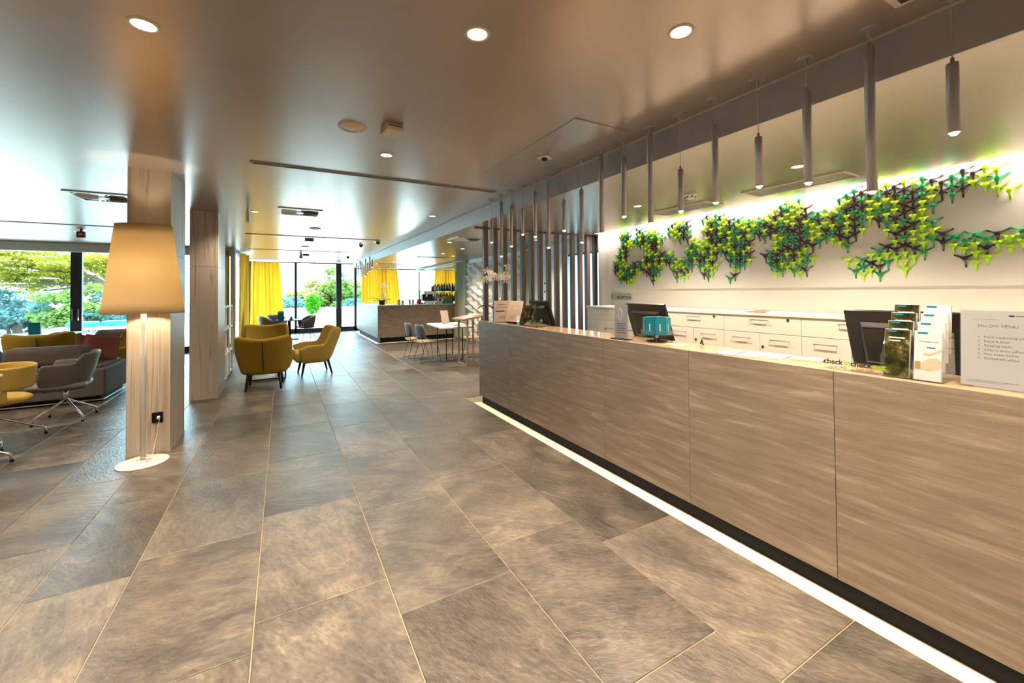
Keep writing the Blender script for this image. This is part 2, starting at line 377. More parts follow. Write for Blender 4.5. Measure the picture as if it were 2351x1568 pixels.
# two veneered columns
def column(name, x0, x1, y0, y1, label):
    c = struct(MB().box(x0+.008, x1-.008, y0+.008, y1-.008, 0, ZC).obj(name, 'fixture'), label)
    z = [(0, 1.86), (1.864, ZC)]
    for a, b in z:
        MB().box(x0, x1, y0, y0+.01, a, b).obj('panel', 'limestone', c)
        MB().box(x1-.01, x1, y0+.012, y1, a, b).obj('panel', 'limestone', c)
        MB().box(x0, x0+.01, y0+.012, y1, a, b).obj('panel', 'limestone', c)
        MB().box(x0, x1, y1-.008, y1, a, b).obj('panel', 'limestone', c)
    MB().box(x0-.002, x1+.003, y0-.003, y1, 0, .012).obj('base_joint', 'grout', c)
    return c
column('column', -1.238, -.925, 4.99, 5.65, 'pale veined column standing behind the floor lamp')
column('column.001', -1.125, -.80, 7.18, 8.02, 'pale veined column standing beside the white rack')

# ------------------------------------------------------------------ windows
def window(name, axis, pos, a0, a1, z0, z1, mull, label, thick=.09, rail=.09, rail0=.16):
    """glazed wall on plane x=pos (axis 0) or y=pos (axis 1): mull = [(a, width)]"""
    def B(a, b, c, d, t0=-thick/2, t1=thick/2):
        return MB().box(pos+t0, pos+t1, a, b, c, d) if axis == 0 else MB().box(a, b, pos+t0, pos+t1, c, d)
    root = bpy.data.objects.new(name, None); COL.objects.link(root); struct(root, label)
    B(a0, a1, z0, z0+rail0).obj('sill_rail', 'frame', root)
    B(a0, a1, z1-.035, z1).obj('head_rail', 'frame', root)
    edges = [a0]
    for a, wd in mull:
        B(a-wd/2, a+wd/2, z0, z1).obj('mullion', 'frame', root, bevel=.004)
        edges += [a-wd/2, a+wd/2]
    edges.append(a1)
    for k in range(0, len(edges), 2):
        if edges[k+1]-edges[k] > .05: B(edges[k], edges[k+1], z0+rail0, z1-.035, -.006, .006).obj('pane', 'glass', root)
    return root
wn = window('window_1', 1, 17.16, -1.03, XB+.05, 0, ZC-.03, [(-.99, .08), (.435, .085), (1.86, .10), (1.955, .10)], 'tall glazed doors at far end of the hall')
for hx in (1.835, 1.975): MB().box(hx-.012, hx+.012, 17.085, 17.11, .86, 1.12).obj('door_handle', 'chrome', wn)
window('window_2', 1, 17.16, XB+.05, XR, .0, ZL, [(2.51, .09), (3.6, .07)], 'glazed wall behind the bar counter')
wn = window('window_3', 1, 13.12, -7.2, -1.18, 0, 2.60, [(-4.115, .19), (-6.2, .09), (-1.24, .05)], 'glazed lounge doors facing the pine trees')
for hx in (-4.165, -4.06): MB().box(hx-.012, hx+.012, 13.03, 13.07, .9, 1.16).obj('door_handle', 'chrome', wn)
window('window_4', 0, -1.10, 13.2, 17.1, 0, ZC-.03, [(15.0, .07)], 'glazed side wall beside the yellow curtain')
f5 = window('window_5', 0, XR+.08, 5.62, 6.62, .25, 2.2, [(6.1, .04)], 'narrow frosted window behind the slat screen', thick=.05, rail0=.04)
for c in f5.children:
    if c.name.startswith('pane'): c.data.materials[0] = MT['frost']
struct(MB().box(-7.2, -1.18, 12.90, 13.06, 2.455, ZC).obj('trim_4', 'white'), 'white blind box above the lounge windows')

# ------------------------------------------------------------------ outdoors
struct(MB().box(-30, 30, 17.3, 27.5, -.14, -.03).box(-30, -1.2, 13.25, 17.3, -.14, -.03).box(5.2, 30, -3, 17.3, -.14, -.03).obj('floor.003', 'terrace'), 'sunlit pale terrace paving outside the windows')
struct(MB().box(-30, 30, 26.6, 26.9, -.1, .62).obj('wall_far', 'parapet'), 'low pale parapet wall at edge of the terrace')
struct(MB().box(-7.2, -1.2, 13.25, 14.9, ZC+.02, ZC+.17).box(-1.2, 6.4, 17.3, 18.9, ZC+.02, ZC+.17).obj('ceiling.005', 'white'), 'roof overhang outside the windows')  # unseen overhang, added so no sun patches reach the floor inside
sea = MB().add([(-3000, 60, -14), (3000, 60, -14), (3000, 4500, -14), (-3000, 4500, -14)], [(0, 1, 2, 3)]).obj('sea', 'sea')
tag(sea, 'pale blue sea stretching to the horizon', 'sea'); sea['kind'] = 'structure'
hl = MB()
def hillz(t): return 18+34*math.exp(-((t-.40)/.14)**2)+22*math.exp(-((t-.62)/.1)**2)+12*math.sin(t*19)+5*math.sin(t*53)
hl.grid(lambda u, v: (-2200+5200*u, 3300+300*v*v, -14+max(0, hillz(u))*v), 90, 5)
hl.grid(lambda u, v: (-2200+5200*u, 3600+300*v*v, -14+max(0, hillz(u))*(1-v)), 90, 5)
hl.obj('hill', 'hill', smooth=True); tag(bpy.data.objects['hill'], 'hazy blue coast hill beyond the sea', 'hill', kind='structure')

def clumps(blobs, per, frac, seed, squash=.6):
    rnd = random.Random(seed); out = []
    for bx, by, bz, rx, ry, rz in blobs:
        for _ in range(per):
            while True:
                p = Vector((rnd.uniform(-1, 1), rnd.uniform(-1, 1), rnd.uniform(-1, 1)))
                if p.length < 1: break
            f = frac*rnd.uniform(.7, 1.4)
            out.append((bx+p.x*rx, by+p.y*ry, bz+p.z*rz, rx*f, ry*f, rz*f*squash))
    return out
def leaves(blobs, n, size, seed, flat=.6):
    rnd = random.Random(seed); m = MB(); tot = sum(b[3]*b[4]*b[5] for b in blobs)
    for bx, by, bz, rx, ry, rz in blobs:
        for _ in range(int(n*rx*ry*rz/tot)):
            while True:
                p = Vector((rnd.uniform(-1, 1), rnd.uniform(-1, 1), rnd.uniform(-1, 1)))
                if .25 < p.length < 1: break
            c = Vector((bx+p.x*rx, by+p.y*ry, bz+p.z*rz)); s = size*rnd.uniform(.6, 1.3)
            a = Vector((rnd.gauss(0, 1), rnd.gauss(0, 1), rnd.gauss(0, flat))).normalized(); b = a.cross(Vector((rnd.gauss(0, 1), rnd.gauss(0, 1), rnd.gauss(0, 1)))).normalized()
            m.add([c-a*s, c+b*s*.55, c+a*s, c-b*s*.55], [(0, 1, 2, 3)])
    return m
def tree(name, label, base, branches, blobs, n, size, mat, seed, cat='tree', group=None):
    t = thing(name, label, cat, base, group=group)
    m = MB()
    for pts, r in branches:
        m.tube(pts, lambda u, r=r: r*(1-.7*u), 7)
    m.obj('trunk', 'bark', t, smooth=True, world=True)
    o = leaves(blobs, n, size, seed).obj('foliage', mat, t, world=True); o['kind'] = 'stuff'
    return t
# shrubs and trees beyond the hall windows (centre distance about 30 m)
def at(px, py, Y):
    d = R*((px-CX)/FPX)+U*((CY-py)/FPX)+F; p = Vector((0, 0, CAM_H))+d*(Y/d.y); return p
def blob(px, py, Y, rx, ry, rz):
    p = at(px, py, Y); return (p.x, p.y, p.z, rx, ry, rz)
def bushy(name, label, pts, Y, mat, n, size, seed, group):
    bl = [blob(px, py, Y+dy, r*1.2, r, r) for px, py, r, dy in pts]
    cxm = sum(b[0] for b in bl)/len(bl); base = (cxm, Y, -3.5)
    br = [([(cxm, Y, -3.5), (cxm+.1, Y, -1.5), (b[0]*.4+cxm*.6, b[1], b[2]-b[5]), (b[0], b[1], b[2])], .13) for b in bl]
    return tree(name, label, base, br, clumps(bl, 13, .34, seed), n, size, mat, seed, 'tree', group)
G1 = 'trees beyond the terrace'
bushy('tree', 'rounded olive-green tree centred behind the bright potted shrub', [(735, 668, 1.2, 0), (705, 688, 1.2, .5), (760, 690, 1.3, 0), (730, 708, 1.4, -.4), (690, 708, 1.1, 0)], 31, 'foliage5', 5200, .15, 1, G1)
bushy('tree', 'green leafy tree showing behind the paired door stiles', [(765, 655, 1.1, 0), (778, 678, 1.3, .3), (752, 700, 1.2, 0)], 30, 'foliage2', 3800, .15, 2, G1)
bushy('tree', 'loose pale olive tree seen between door and bar counter', [(812, 668, 1.2, 0), (800, 690, 1.3, .4), (830, 690, 1.4, 0), (815, 712, 1.2, 0)], 31, 'foliage5', 4200, .15, 3, G1)
bushy('tree', 'blue-green low tree in front of the pale olive one', [(800, 714, .8, 0), (825, 718, .9, 0), (785, 645, .5, 3)], 28.5, 'foliage3', 2200, .12, 4, G1)
bushy('tree', 'blue-green bush low beside the slim window mullion', [(668, 706, .8, 0), (655, 720, .9, 0), (690, 722, .9, 0)], 28.5, 'foliage3', 2000, .12, 5, G1)
# pines beyond the lounge windows
pine = [(40, 605, 1.5, 0), (110, 600, 1.5, .4), (180, 600, 1.4, 0), (70, 632, 1.2, .3), (140, 630, 1.2, 0), (20, 655, 1.1, 0), (215, 625, 1.2, .2), (100, 655, .8, .2), (250, 600, 1.3, 0), (285, 625, 1.2, 0), (-20, 620, 1.3, 0), (200, 655, .7, .3)]
def pine_tree():
    Y = 25; bl = [(*blob(px, py, Y+dy, 1, 1, 1)[:3], r*1.25, r*.9, r*.42) for px, py, r, dy in pine]
    tr = at(330, 740, Y); top = at(260, 660, Y)
    br = [([(tr.x, Y, -2), (tr.x-.1, Y, 1.2), tuple(top)], .22)]
    for px, py in ((190, 668), (100, 668), (150, 640), (60, 640), (40, 610), (210, 610), (20, 625), (120, 608), (0, 655), (170, 622), (80, 590)):
        p = at(px, py, Y); br.append(([tuple(top), tuple((top*.45+p*.55)+Vector((0, 0, .1))), tuple(p)], .09))
    return tree('pine_tree', 'spreading yellow-green pine with dark branches outside the lounge', (tr.x, Y, -2), br, clumps(bl, 17, .27, 8, .55), 12000, .075, 'foliage1', 11, 'tree', None)
pine_tree()
bushy('tree', 'bright green tree low beside the wide lounge mullion', [(150, 705, .8, 0), (130, 722, .8, 0), (195, 700, .9, .3), (205, 722, .8, 0), (170, 728, .7, 0)], 23, 'foliage2', 4000, .09, 12, 'bushes beyond the lounge')
bushy('tree', 'blue-green sparse tree at far side of the lounge view', [(30, 700, 1.0, 0), (10, 725, 1.0, 0), (50, 715, .7, 0), (60, 690, .4, 0)], 24, 'foliage3', 2200, .11, 13, 'bushes beyond the lounge')
bushy('tree', 'blue-green bush between lounge mullion and the floor lamp', [(115, 722, .6, 0), (250, 725, .8, 0), (275, 720, .8, 0)], 23, 'foliage3', 2000, .09, 14, 'bushes beyond the lounge')
# potted shrub on the terrace
ps = at(718, 700, 21.5)
t = thing('potted_shrub', 'bright green round shrub in a pale pot on the terrace', 'plant', (ps.x, 21.5, -.03))
MB().lathe([(.0, 0), (.2, 0), (.27, .5), (.24, .5), (.22, .44), (0, .44)], n=20).obj('pot', 'parapet', t, smooth=True)
MB().tube([(0, 0, .4), (.02, 0, .75)], .02).obj('stem', 'bark', t)
leaves([(0, 0, .98, .33, .3, .48)], 2600, .05, 21).obj('foliage', 'foliage4', t)['kind'] = 'stuff'

# ------------------------------------------------------------------ reception counter
XF, ZT = 2.31, 1.085
rc = thing('reception_counter', 'long travertine reception counter with glowing strip along its foot', 'counter', (2.6, 2.4, 0))
JY = [5.045, 4.235, 3.425, 2.61, 1.795, .985, .17, -.645, -1.46]
for a, b in zip(JY[:-1], JY[1:]):
    MB().box(XF, XF+.02, b+.0012, a-.0012, .095, ZT-.002).obj('front_panel', 'travertine', rc, bevel=.0015, seg=1, world=True)
MB().box(XF, XF+.32, 5.046, 5.066, .095, ZT-.002).obj('end_panel', 'travertine', rc, bevel=.0015, seg=1, world=True)
MB().box(XF+.021, XF+.31, -1.46, 5.045, .10, ZT-.02).obj('body', 'cabinet', rc, world=True)
MB().box(XF+.02, XF+.33, -1.46, 5.066, ZT-.02, ZT).obj('ledge', 'countertop', rc, bevel=.002, world=True)
MB().box(XF+.03, XF+.28, -1.46, 5.03, 0, .10).obj('plinth', 'black', rc, world=True)
MB().box(XF+.31, XF+.95, -1.4, 5.0, .72, .75).obj('desk_top', 'cabinet', rc, world=True)
for y in (-1.38, 1.2, 3.2, 4.96): MB().box(XF+.33, XF+.93, y-.015, y+.015, 0, .72).obj('desk_support', 'cabinet', rc, world=True)
ls = thing('floor_light_strip', 'glowing inlaid light strip in floor along the reception counter', 'light', (2.27, 2, 0))  # light spilling from under the counter, put into a glowing floor strip
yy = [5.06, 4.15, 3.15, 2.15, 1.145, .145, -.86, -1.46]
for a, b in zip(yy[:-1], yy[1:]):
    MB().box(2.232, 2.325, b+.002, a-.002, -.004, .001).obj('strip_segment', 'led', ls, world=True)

# ------------------------------------------------------------------ cabinets behind the counter
cab_edges = [5.13, 4.345, 3.58, 2.815, 2.045, 1.275, .505, -.265]
for k, (a, b) in enumerate(zip(cab_edges[:-1], cab_edges[1:])):
    c = thing('drawer_cabinet', '%s cream lacquered drawer cabinet counted from the slat screen' % ordinal(k), 'cabinet', (4.46, (a+b)/2, 0), group='cabinets along the reception wall')
    MB().box(4.24, XW-.002, b+.001, a-.001, 0, 1.205).obj('body', 'cabinet', c, world=True)
    dr = [((b, a), (1.037, 1.203)), (((a+b)/2, a), (.62, 1.033)), ((b, (a+b)/2), (.62, 1.033))]
    for i, ((y0, y1), (z0, z1)) in enumerate(dr):
        d = MB().box(4.218, 4.240, y0+.002, y1-.002, z0, z1).obj('drawer', 'cabinet', c, bevel=.0015, seg=1, world=True)
        ym, zm = (y0+y1)/2, (1.165 if i == 0 else .975)
        MB().tube([(4.216, ym-.085, zm), (4.192, ym-.085, zm), (4.192, ym+.085, zm), (4.216, ym+.085, zm)], .0045, 6).obj('handle', 'steel', d).matrix_parent_inverse = c.matrix_basis.inverted()
        if i != 1:
            ly = y0+.115 if i == 0 else y1-.03
            MB().cone((4.219, ly, zm+.012 if i == 0 else .90), (4.211, ly, zm+.012 if i == 0 else .90), .012, n=12).obj('lock', 'darkmetal', d).matrix_parent_inverse = c.matrix_basis.inverted()
ct = MB().box(4.205, XW-.001, -.3, 5.14, 1.207, 1.235).obj('cabinet_worktop', 'cabinet', bevel=.003)
tag(ct, 'continuous cream worktop running over the drawer cabinets', 'worktop')
p = MB().box(4.27, 4.42, 2.78, 2.99, 1.2355, 1.241).obj('notepad', 'paper'); tag(p, 'white sheets lying on cream worktop beside the dark red leaflet', 'paper')
p = MB().grid(lambda u, v: (4.27+.14*v, 2.62-.2*u, 1.2375+.012*abs(math.sin(u*PI))*v+.014*u*v), 9, 4).obj('leaflet', 'redfabric', solid=.004, off=1); tag(p, 'dark red leaflet lying curled on the cream worktop', 'leaflet')

# ------------------------------------------------------------------ reception sign
sg = thing('reception_sign', 'brushed metal plate reading RECEPTION on the cream wall', 'sign', (XW-.006, 4.88, 1.367))
MB().box(XW-.010, XW, 4.664, 5.096, 1.317, 1.417).obj('plate', pm('sign_metal', (.42, .44, .38), .55, metal=.3), sg, world=True, bevel=.002)
text('RECEPTION', (XW-.0112, 4.96, 1.346), .058, 'ink', sg, bold=.002)
MB().tube([(XW-.011, 5.055+.018*math.cos(t*.5), 1.368+.030*math.sin(t)) for t in [k*.4 for k in range(15)]], .003, 5).obj('emblem', 'inkgreen', sg, world=True)

# ------------------------------------------------------------------ green wall sculpture of three-armed modules
def inpoly(poly, y, z):
    r = False; n = len(poly)
    for i in range(n):
        (a, b), (c, d) = poly[i], poly[(i+1) % n]
        if (b > z) != (d > z) and y < (c-a)*(z-b)/(d-b)+a: r = not r
    return r
WX = XW-.045
def wallpt(px, py):
    d = R*((px-CX)/FPX)+U*((CY-py)/FPX)+F; p = Vector((0, 0, CAM_H))+d*(WX/d.x); return (p.y, p.z)
def trace(pts, ox, s): return [wallpt(ox+x/s, 350+y/s) for x, y in pts]
P1 = trace([(70, 850), (220, 850), (230, 960), (290, 900), (290, 820), (370, 850), (440, 830), (510, 830), (520, 900), (610, 880), (580, 970), (545, 1050), (520, 1080), (650, 1080), (690, 1110), (640, 1170), (590, 1250), (560, 1220), (540, 1340), (520, 1420), (450, 1420), (400, 1330), (300, 1340), (240, 1450), (180, 1420), (100, 1430), (60, 1320), (60, 1160), (100, 1050), (140, 1040), (100, 940)], 1400, 4.702)
H1 = trace([(190, 1065), (290, 1015), (350, 1010), (375, 1100), (345, 1160), (230, 1215), (165, 1195)], 1400, 4.702)
P2 = trace([(600, 1100), (660, 1080), (700, 1110), (650, 1160), (830, 1150), (820, 1060), (850, 980), (800, 950), (760, 970), (700, 990), (640, 920), (620, 820), (680, 780), (740, 730), (850, 730), (840, 800), (880, 870), (850, 920), (920, 960), (1040, 940), (1000, 880), (1010, 780), (970, 720), (1010, 680), (1130, 650), (1240, 690), (1240, 750), (1440, 710), (1490, 740), (1600, 730), (1700, 730), (1720, 870), (1670, 960), (1600, 940), (1560, 890), (1550, 980), (1500, 1080), (1560, 1110), (1500, 1220), (1450, 1250), (1410, 1300), (1350, 1390), (1300, 1430), (1240, 1330), (1330, 1290), (1290, 1230), (1240, 1110), (1200, 1090), (1150, 1180), (1160, 1280), (1110, 1370), (1060, 1410), (1000, 1380), (950, 1200), (900, 1230), (890, 1300), (850, 1380), (740, 1410), (690, 1330), (620, 1180)], 1400, 4.702)
P3 = trace([(1640, 740), (1690, 690), (1660, 680), (1780, 660), (1770, 590), (1870, 510), (2000, 500), (2090, 490), (2090, 570), (2160, 600), (2090, 680), (2150, 680), (2290, 650), (2390, 670), (2390, 870), (2290, 970), (2240, 950), (2230, 1010), (2170, 1130), (2240, 1170), (2170, 1290), (2100, 1410), (2020, 1310), (1970, 1340), (1900, 1300), (1840, 1340), (1790, 1380), (1660, 1180), (1660, 1100), (1720, 1060), (1790, 1020), (1720, 900)], 1400, 4.702)
P4 = trace([(0, 700), (180, 650), (240, 600), (320, 550), (310, 470), (470, 440), (500, 380), (680, 370), (880, 340), (940, 300), (1070, 280), (1270, 240), (1350, 290), (1550, 260), (1730, 230), (1650, 180), (1760, 160), (1870, 130), (1900, 150), (2130, 100), (2130, 210), (2140, 310), (2270, 340), (2140, 530), (2010, 490), (1890, 460), (1780, 420), (1660, 490), (1560, 550), (1470, 480), (1450, 530), (1360, 660), (1350, 680), (1470, 700), (1400, 770), (1470, 800), (1570, 840), (1680, 880), (1890, 860), (2140, 840), (2500, 800), (2500, 1000), (2290, 1100), (2150, 1050), (2030, 1110), (1920, 1270), (1800, 1330), (1690, 1180), (1580, 1130), (1470, 1090), (1370, 1050), (1270, 1200), (1170, 1250), (1080, 1300), (990, 1250), (900, 1210), (810, 1350), (730, 1400), (650, 1350), (570, 1400), (480, 1280), (400, 1150), (480, 1150), (640, 1100), (720, 1050), (800, 1000), (900, 970), (860, 880), (800, 830), (760, 740), (720, 790), (640, 850), (560, 980), (480, 1000), (480, 1100), (400, 990), (330, 1040), (260, 930), (180, 970), (100, 1020), (0, 1000)], 1850, 4.693)
def module_mesh(mat):
    m = MB(); arm = .071
    # one arm = five stations (distance, half width, standoff); three arms share a hub
    st = [(.0, .0125, .030), (.013, .0115, .029), (.026, .0064, .022), (.048, .0058, .010), (arm, .0052, .006)]
    for a in (PI/2+PI, PI/2+PI+2*PI/3, PI/2+PI-2*PI/3):
        c, s = math.cos(a), math.sin(a); vs = []
        for d, hw, h in st:
            for sgn in (-1, 1):
                y, z = d*c-sgn*hw*s, d*s+sgn*hw*c
                vs.append((-h-.006, y, z)); vs.append((-h+.005, y, z))
        fs = []
        for i in range(len(st)-1):
            b = i*4
            fs += [(b, b+4, b+6, b+2), (b+3, b+7, b+5, b+1), (b+1, b+5, b+4, b), (b+2, b+6, b+7, b+3)]
        b = (len(st)-1)*4; fs.append((b, b+1, b+3, b+2))
        m.add(vs, fs)
    return m.mesh('module', mat, smooth=False)
mods = {k: module_mesh(k) for k in ('lime', 'green', 'charcoal')}
art = thing('wall_sculpture', 'wall sculpture of interlocked lime, green and black three-armed modules', 'wall art', (WX+.01, 2.9, 1.9))
pts = []
dy, dz = .0585, .0685
for i in range(80):
    for j in range(16):
        y = .50+i*dy; z = 1.50+j*dz+(dz/2 if i % 2 else 0)
        if z > 2.40: continue
        ok = False
        for poly, hole in ((P1, H1), (P2, None), (P3, None), (P4, None)):
            if inpoly(poly, y, z) and inpoly(poly, y, z-.03) and not (hole and inpoly(hole, y, z)):
                ok = True; break
        if ok: pts.append((y, z))
rnd = random.Random(12)
pts.sort(key=lambda p: p[0])
for k, (y, z) in enumerate(pts):
    mt = rnd.choices(('lime', 'green', 'charcoal'), (.42, .29, .29))[0]
    if k < 300:
        o = bpy.data.objects.new('module', mods[mt]); COL.objects.link(o); o.parent = art
        o.location = (.01, y-2.9+rnd.uniform(-.003, .003), z-1.9+rnd.uniform(-.003, .003)); o.rotation_euler = (rnd.uniform(-.06, .06), 0, 0)
    else:
        pts[k] = (y, z, mt)
extra = [p for p in pts if len(p) == 3]
if extra:
    me = bpy.data.meshes.new('modules_beyond'); V = []; Fc = []; MI = []
    order = ['lime', 'green', 'charcoal']
    for y, z, mt in extra:
        src = mods[mt]; n = len(V)
        V += [(v.co.x+.01, v.co.y+y-2.9, v.co.z+z-1.9) for v in src.vertices]
        for pl in src.polygons: Fc.append(tuple(i+n for i in pl.vertices)); MI.append(order.index(mt))
    me.from_pydata(V, [], Fc)
    for q in order: me.materials.append(MT[q])
    for pl, q in zip(me.polygons, MI): pl.material_index = q
    o = bpy.data.objects.new('module_cluster', me); COL.objects.link(o); o.parent = art; o['kind'] = 'stuff'
print('MODULES', len(pts))

# ------------------------------------------------------------------ slat screen
ss = thing('slat_screen', 'floor-to-ceiling screen of dark brown slats beside the reception wall', 'screen', (3.7, 5.6, 0))
slm = None
for k in range(14):
    x = 2.635+.163*k
    if slm is None:
        o = MB().box(0, .068, -.03, .03, 0, ZL-.018).obj('slat', 'slat', ss, bevel=.003, seg=1); slm = o.data
    else:
        o = bpy.data.objects.new('slat', slm); COL.objects.link(o); o.parent = ss
    o.location = (x-3.7, 0, 0)
MB().box(2.50, 4.90, 5.57, 5.63, ZL-.018, ZL-.001).obj('top_track', 'slat', ss, world=True)

# ------------------------------------------------------------------ pendant lamps over the counter
def px_to_z(px, py, X, Y):
    """height at which the photograph's pixel row meets a vertical line at X, Y"""
    P0 = Vector((X, Y, 0))-Vector((0, 0, CAM_H))
    # solve  CY - FPX*(v.U)/(v.F) = py  for z
    a = (CY-py)/FPX
    return -(P0.dot(U)-a*P0.dot(F))/(U.z-a*F.z)
PX = 2.318
pend = [(.56, 150, 305), (.822, 112, 440), (1.078, 215, 420), (1.322, 318, 428), (1.585, 296, 465), (1.838, 392, 485), (2.096, 308, 512), (2.36, 362, 497), (2.616, 356, 535),
        (2.877, 438, 556), (3.138, 463, 529), (3.40, 418, 568), (3.645, 443, 543), (3.90, 484, 538), (4.16, 476, 565), (4.41, 466, 588), (4.674, 508, 556)]
def spot(name, loc, power, size, blend, col, radius, parent=None, target=None):
    l = bpy.data.lights.new(name, 'SPOT'); l.energy = power; l.spot_size = size; l.spot_blend = blend; l.color = col; l.shadow_soft_size = radius
    o = bpy.data.objects.new(name, l); COL.objects.link(o); o.location = loc
    if parent is not None: o.parent = parent
    return o
WARM = (1, .83, .62)
N = len(pend)
for k, (y, t0, t1) in enumerate(pend):
    z1, z0 = px_to_z(0, t0, PX, y), px_to_z(0, t1, PX, y)
    # pixel rows shift slightly with the camera roll, so use the true column
    p = thing('pendant_lamp', '%s slim grey tube pendant over the counter, counted from the slat screen' % ordinal(N-1-k), 'pendant lamp', (PX, y, ZC), group='pendants over the reception counter')
    for _ in range(3):
        v = Vector((PX, y, z1))-Vector((0, 0, CAM_H)); colx = CX+FPX*v.dot(R)/v.dot(F)
    MB().lathe([(0, -.004), (.038, -.004), (.04, 0)], n=20).obj('canopy', 'pendant', p)
    MB().cone((0, 0, -.004), (0, 0, -.035), .008, n=8).obj('cable_grip', 'steel', p)
    MB().cone((0, 0, -.03), (0, 0, z1-ZC+.02), .0022, n=6).obj('cable', 'steel', p)
    b = MB().lathe([(.006, .03), (.0065, .012), (.018, .008), (.0195, 0), (.0195, z0-z1), (.017, z0-z1), (.017, z0-z1+.012)], (0, 0, z1-ZC), n=16).obj('tube', 'pendant', p, smooth=False)
    for pl in b.data.polygons: pl.use_smooth = True
    MB().lathe([(0, -.014), (.010, -.011), (.016, 0), (.0165, .006), (0, .008)], (0, 0, z0-ZC+.002), n=12).obj('bulb', 'bulb', b, smooth=True)
    spot('pendant_light', (0, 0, z0-ZC-.03), 5, 1.9, .8, WARM, .02, p)

# ------------------------------------------------------------------ recessed downlights
DL = 3.0      # common dimmer for the recessed lamps
def downlight(x, y, z, label, group, power=22, r=.05, size=2.3):
    power *= DL
    d = thing('downlight', label, 'downlight', (x, y, z), group=group)
    MB().lathe([(r*.86, .0), (r*.9, -.004), (r*1.1, -.005), (r*1.16, 0)], n=28).obj('trim_ring', 'fixture', d, smooth=True)
    MB().disc((0, 0, -.002), r*.88, 24).obj('lens', 'lampglow', d)
    spot('downlight_lamp', (0, 0, -.02), power, size, .7, WARM, .05, d)
    return d
L1 = 'round recessed downlight in the brown ceiling %s'
G = 'downlights in the main ceiling'
for x, y, pw, wh in [(-.524, 2.312, 34, 'above and before the floor lamp'), (.772, 1.686, 34, 'in line with the detector box over open floor'), (1.575, 1.235, 34, 'beside the row of counter pendants'), (.773, 3.56, 15, 'between detector box and slot diffuser'),
                 (2.02, 6.12, 24, 'beside the ceiling step past the slat screen'), (-.342, 6.9, 22, 'beside the hanging exit light'), (1.9, 9.85, 18, 'by the end of the second slot diffuser'), (.28, 9.8, 18, 'beside the small dark box'),
                 (.68, 10.75, 18, 'past the small dark box'), (1.68, 10.2, 16, 'beside the farther dome camera'), (.97, 16.2, 14, 'closest to the far windows'), (1.6, 13.65, 14, 'beside the bar pendants'), (-3.3, 10.52, 14, 'next to the red alarm box'),
                 (-.5, .5, 48, 'over the entrance floor'), (.8, -.3, 48, 'over the entrance floor'), (-1.8, 3.3, 30, 'over the open floor beside the floor lamp'), (-2.6, 5.2, 30, 'over the ochre swivel chairs'), (-3.7, 6.0, 44, 'over the lounge beyond the sofa'), (-4.8, 8.4, 44, 'over the lounge beyond the sofa'), (1.6, -.2, 30, 'over the entrance floor'), (-1.6, 1.2, 48, 'over the entrance floor'), (0, -1.5, 30, 'over the entrance floor')]:  # both lamps beyond the sofa are added out of view to brighten the lounge
    downlight(x, y, ZC, L1 % wh, G, pw)
L2 = 'round recessed downlight in the lowered ceiling %s'
for x, y, pw, wh in [(3.52, 1.71, 36, 'by the long air cassette'), (3.53, 3.38, 36, 'past the smoke detector'), (2.82, 7.52, 24, 'beside the square swirl vent'), (3.51, 8.54, 24, 'over the white desk'), (3.51, 9.82, 24, 'between desk and bar'), (3.06, 13.1, 20, 'over the bar'), (3.52, .1, 36, 'over the entrance floor'), (4.15, 6.5, 30, 'behind the slat screen'), (4.0, 10.4, 34, 'before the folded white panel')]:  # lamps behind the screen and before the folded panel are added fill
    downlight(x, y, ZL, L2 % wh, 'downlights in the lowered ceiling', pw, .045)

# ------------------------------------------------------------------ soft seating
def shell(prof, back_w, front_y, back_y, zlow, shrink, lean, n=41, nv=10, pw=.72, arm_in=0):
    """U-shaped upholstered shell open to +Y: prof(a) gives the top height for a in [-1, 1] round the U"""
    def fn(u, v):
        a = 2*u-1; s = -1 if a < 0 else 1; q = abs(a)
        if q < .6:
            ph = q/.6*PI/2; x = s*back_w*math.sin(ph)**pw; y = back_y*math.cos(ph)**pw
        else:
            f = (q-.6)/.4; x = s*(back_w-arm_in*f*f); y = front_y*f
        z = zlow+(prof(a)-zlow)*v; h = (z-zlow)/.6
        k = shrink+(1-shrink)*min(1, h*1.25)**.7
        return (x*k, y*k-lean*h*max(0, 1-q/.6), z)
    return MB().grid(fn, n, nv)
def smooth(a, b, x):
    t = min(1, max(0, (x-a)/(b-a))); return t*t*(3-2*t)
def cushion(c, d, r=.05):
    m = MB(); m.cbox(c, d); return m
def wing_armchair(name, label, loc, rz, mat, group, hb=.84):
    t = thing(name, label, 'armchair', loc, rz, group)
    def prof(a):
        q = abs(a); back = hb-.035*math.exp(-(q/.16)**2)
        arm = .56-.05*smooth(.75, 1, q)
        return back+(arm-back)*smooth(.38, .49, q)
    shell(prof, .365, .34, -.31, .25, .66, .12, arm_in=-.04).obj('shell', mat, t, smooth=True, solid=.065, off=1, sub=1)
    MB().box(-.285, .285, -.26, .33, .25, .43).obj('seat_cushion', mat, t, smooth=True, bevel=.05, seg=3)
    MB().tube([(0, -(.31*(.66+.34*min(1, h*1.25)**.7)+.12*h+.074), .25+.6*h) for h in [.05+k*(hb-.36)/.6/8 for k in range(9)]], .005, 6).obj('back_seam', 'legwood', t)
    for sx in (-1, 1):
        for sy in (-1, 1):
            MB().cone((sx*.20, sy*.19-.02, .27), (sx*.235, sy*.25-.03, 0), .026, .014, 10).obj('leg', 'legwood', t, smooth=True)
    return t
GA = 'mustard wing armchairs'
wing_armchair('armchair', 'mustard wing armchair with dark back seam beside the white rack', (-.235, 7.66, 0), -.05, 'mustard', GA)
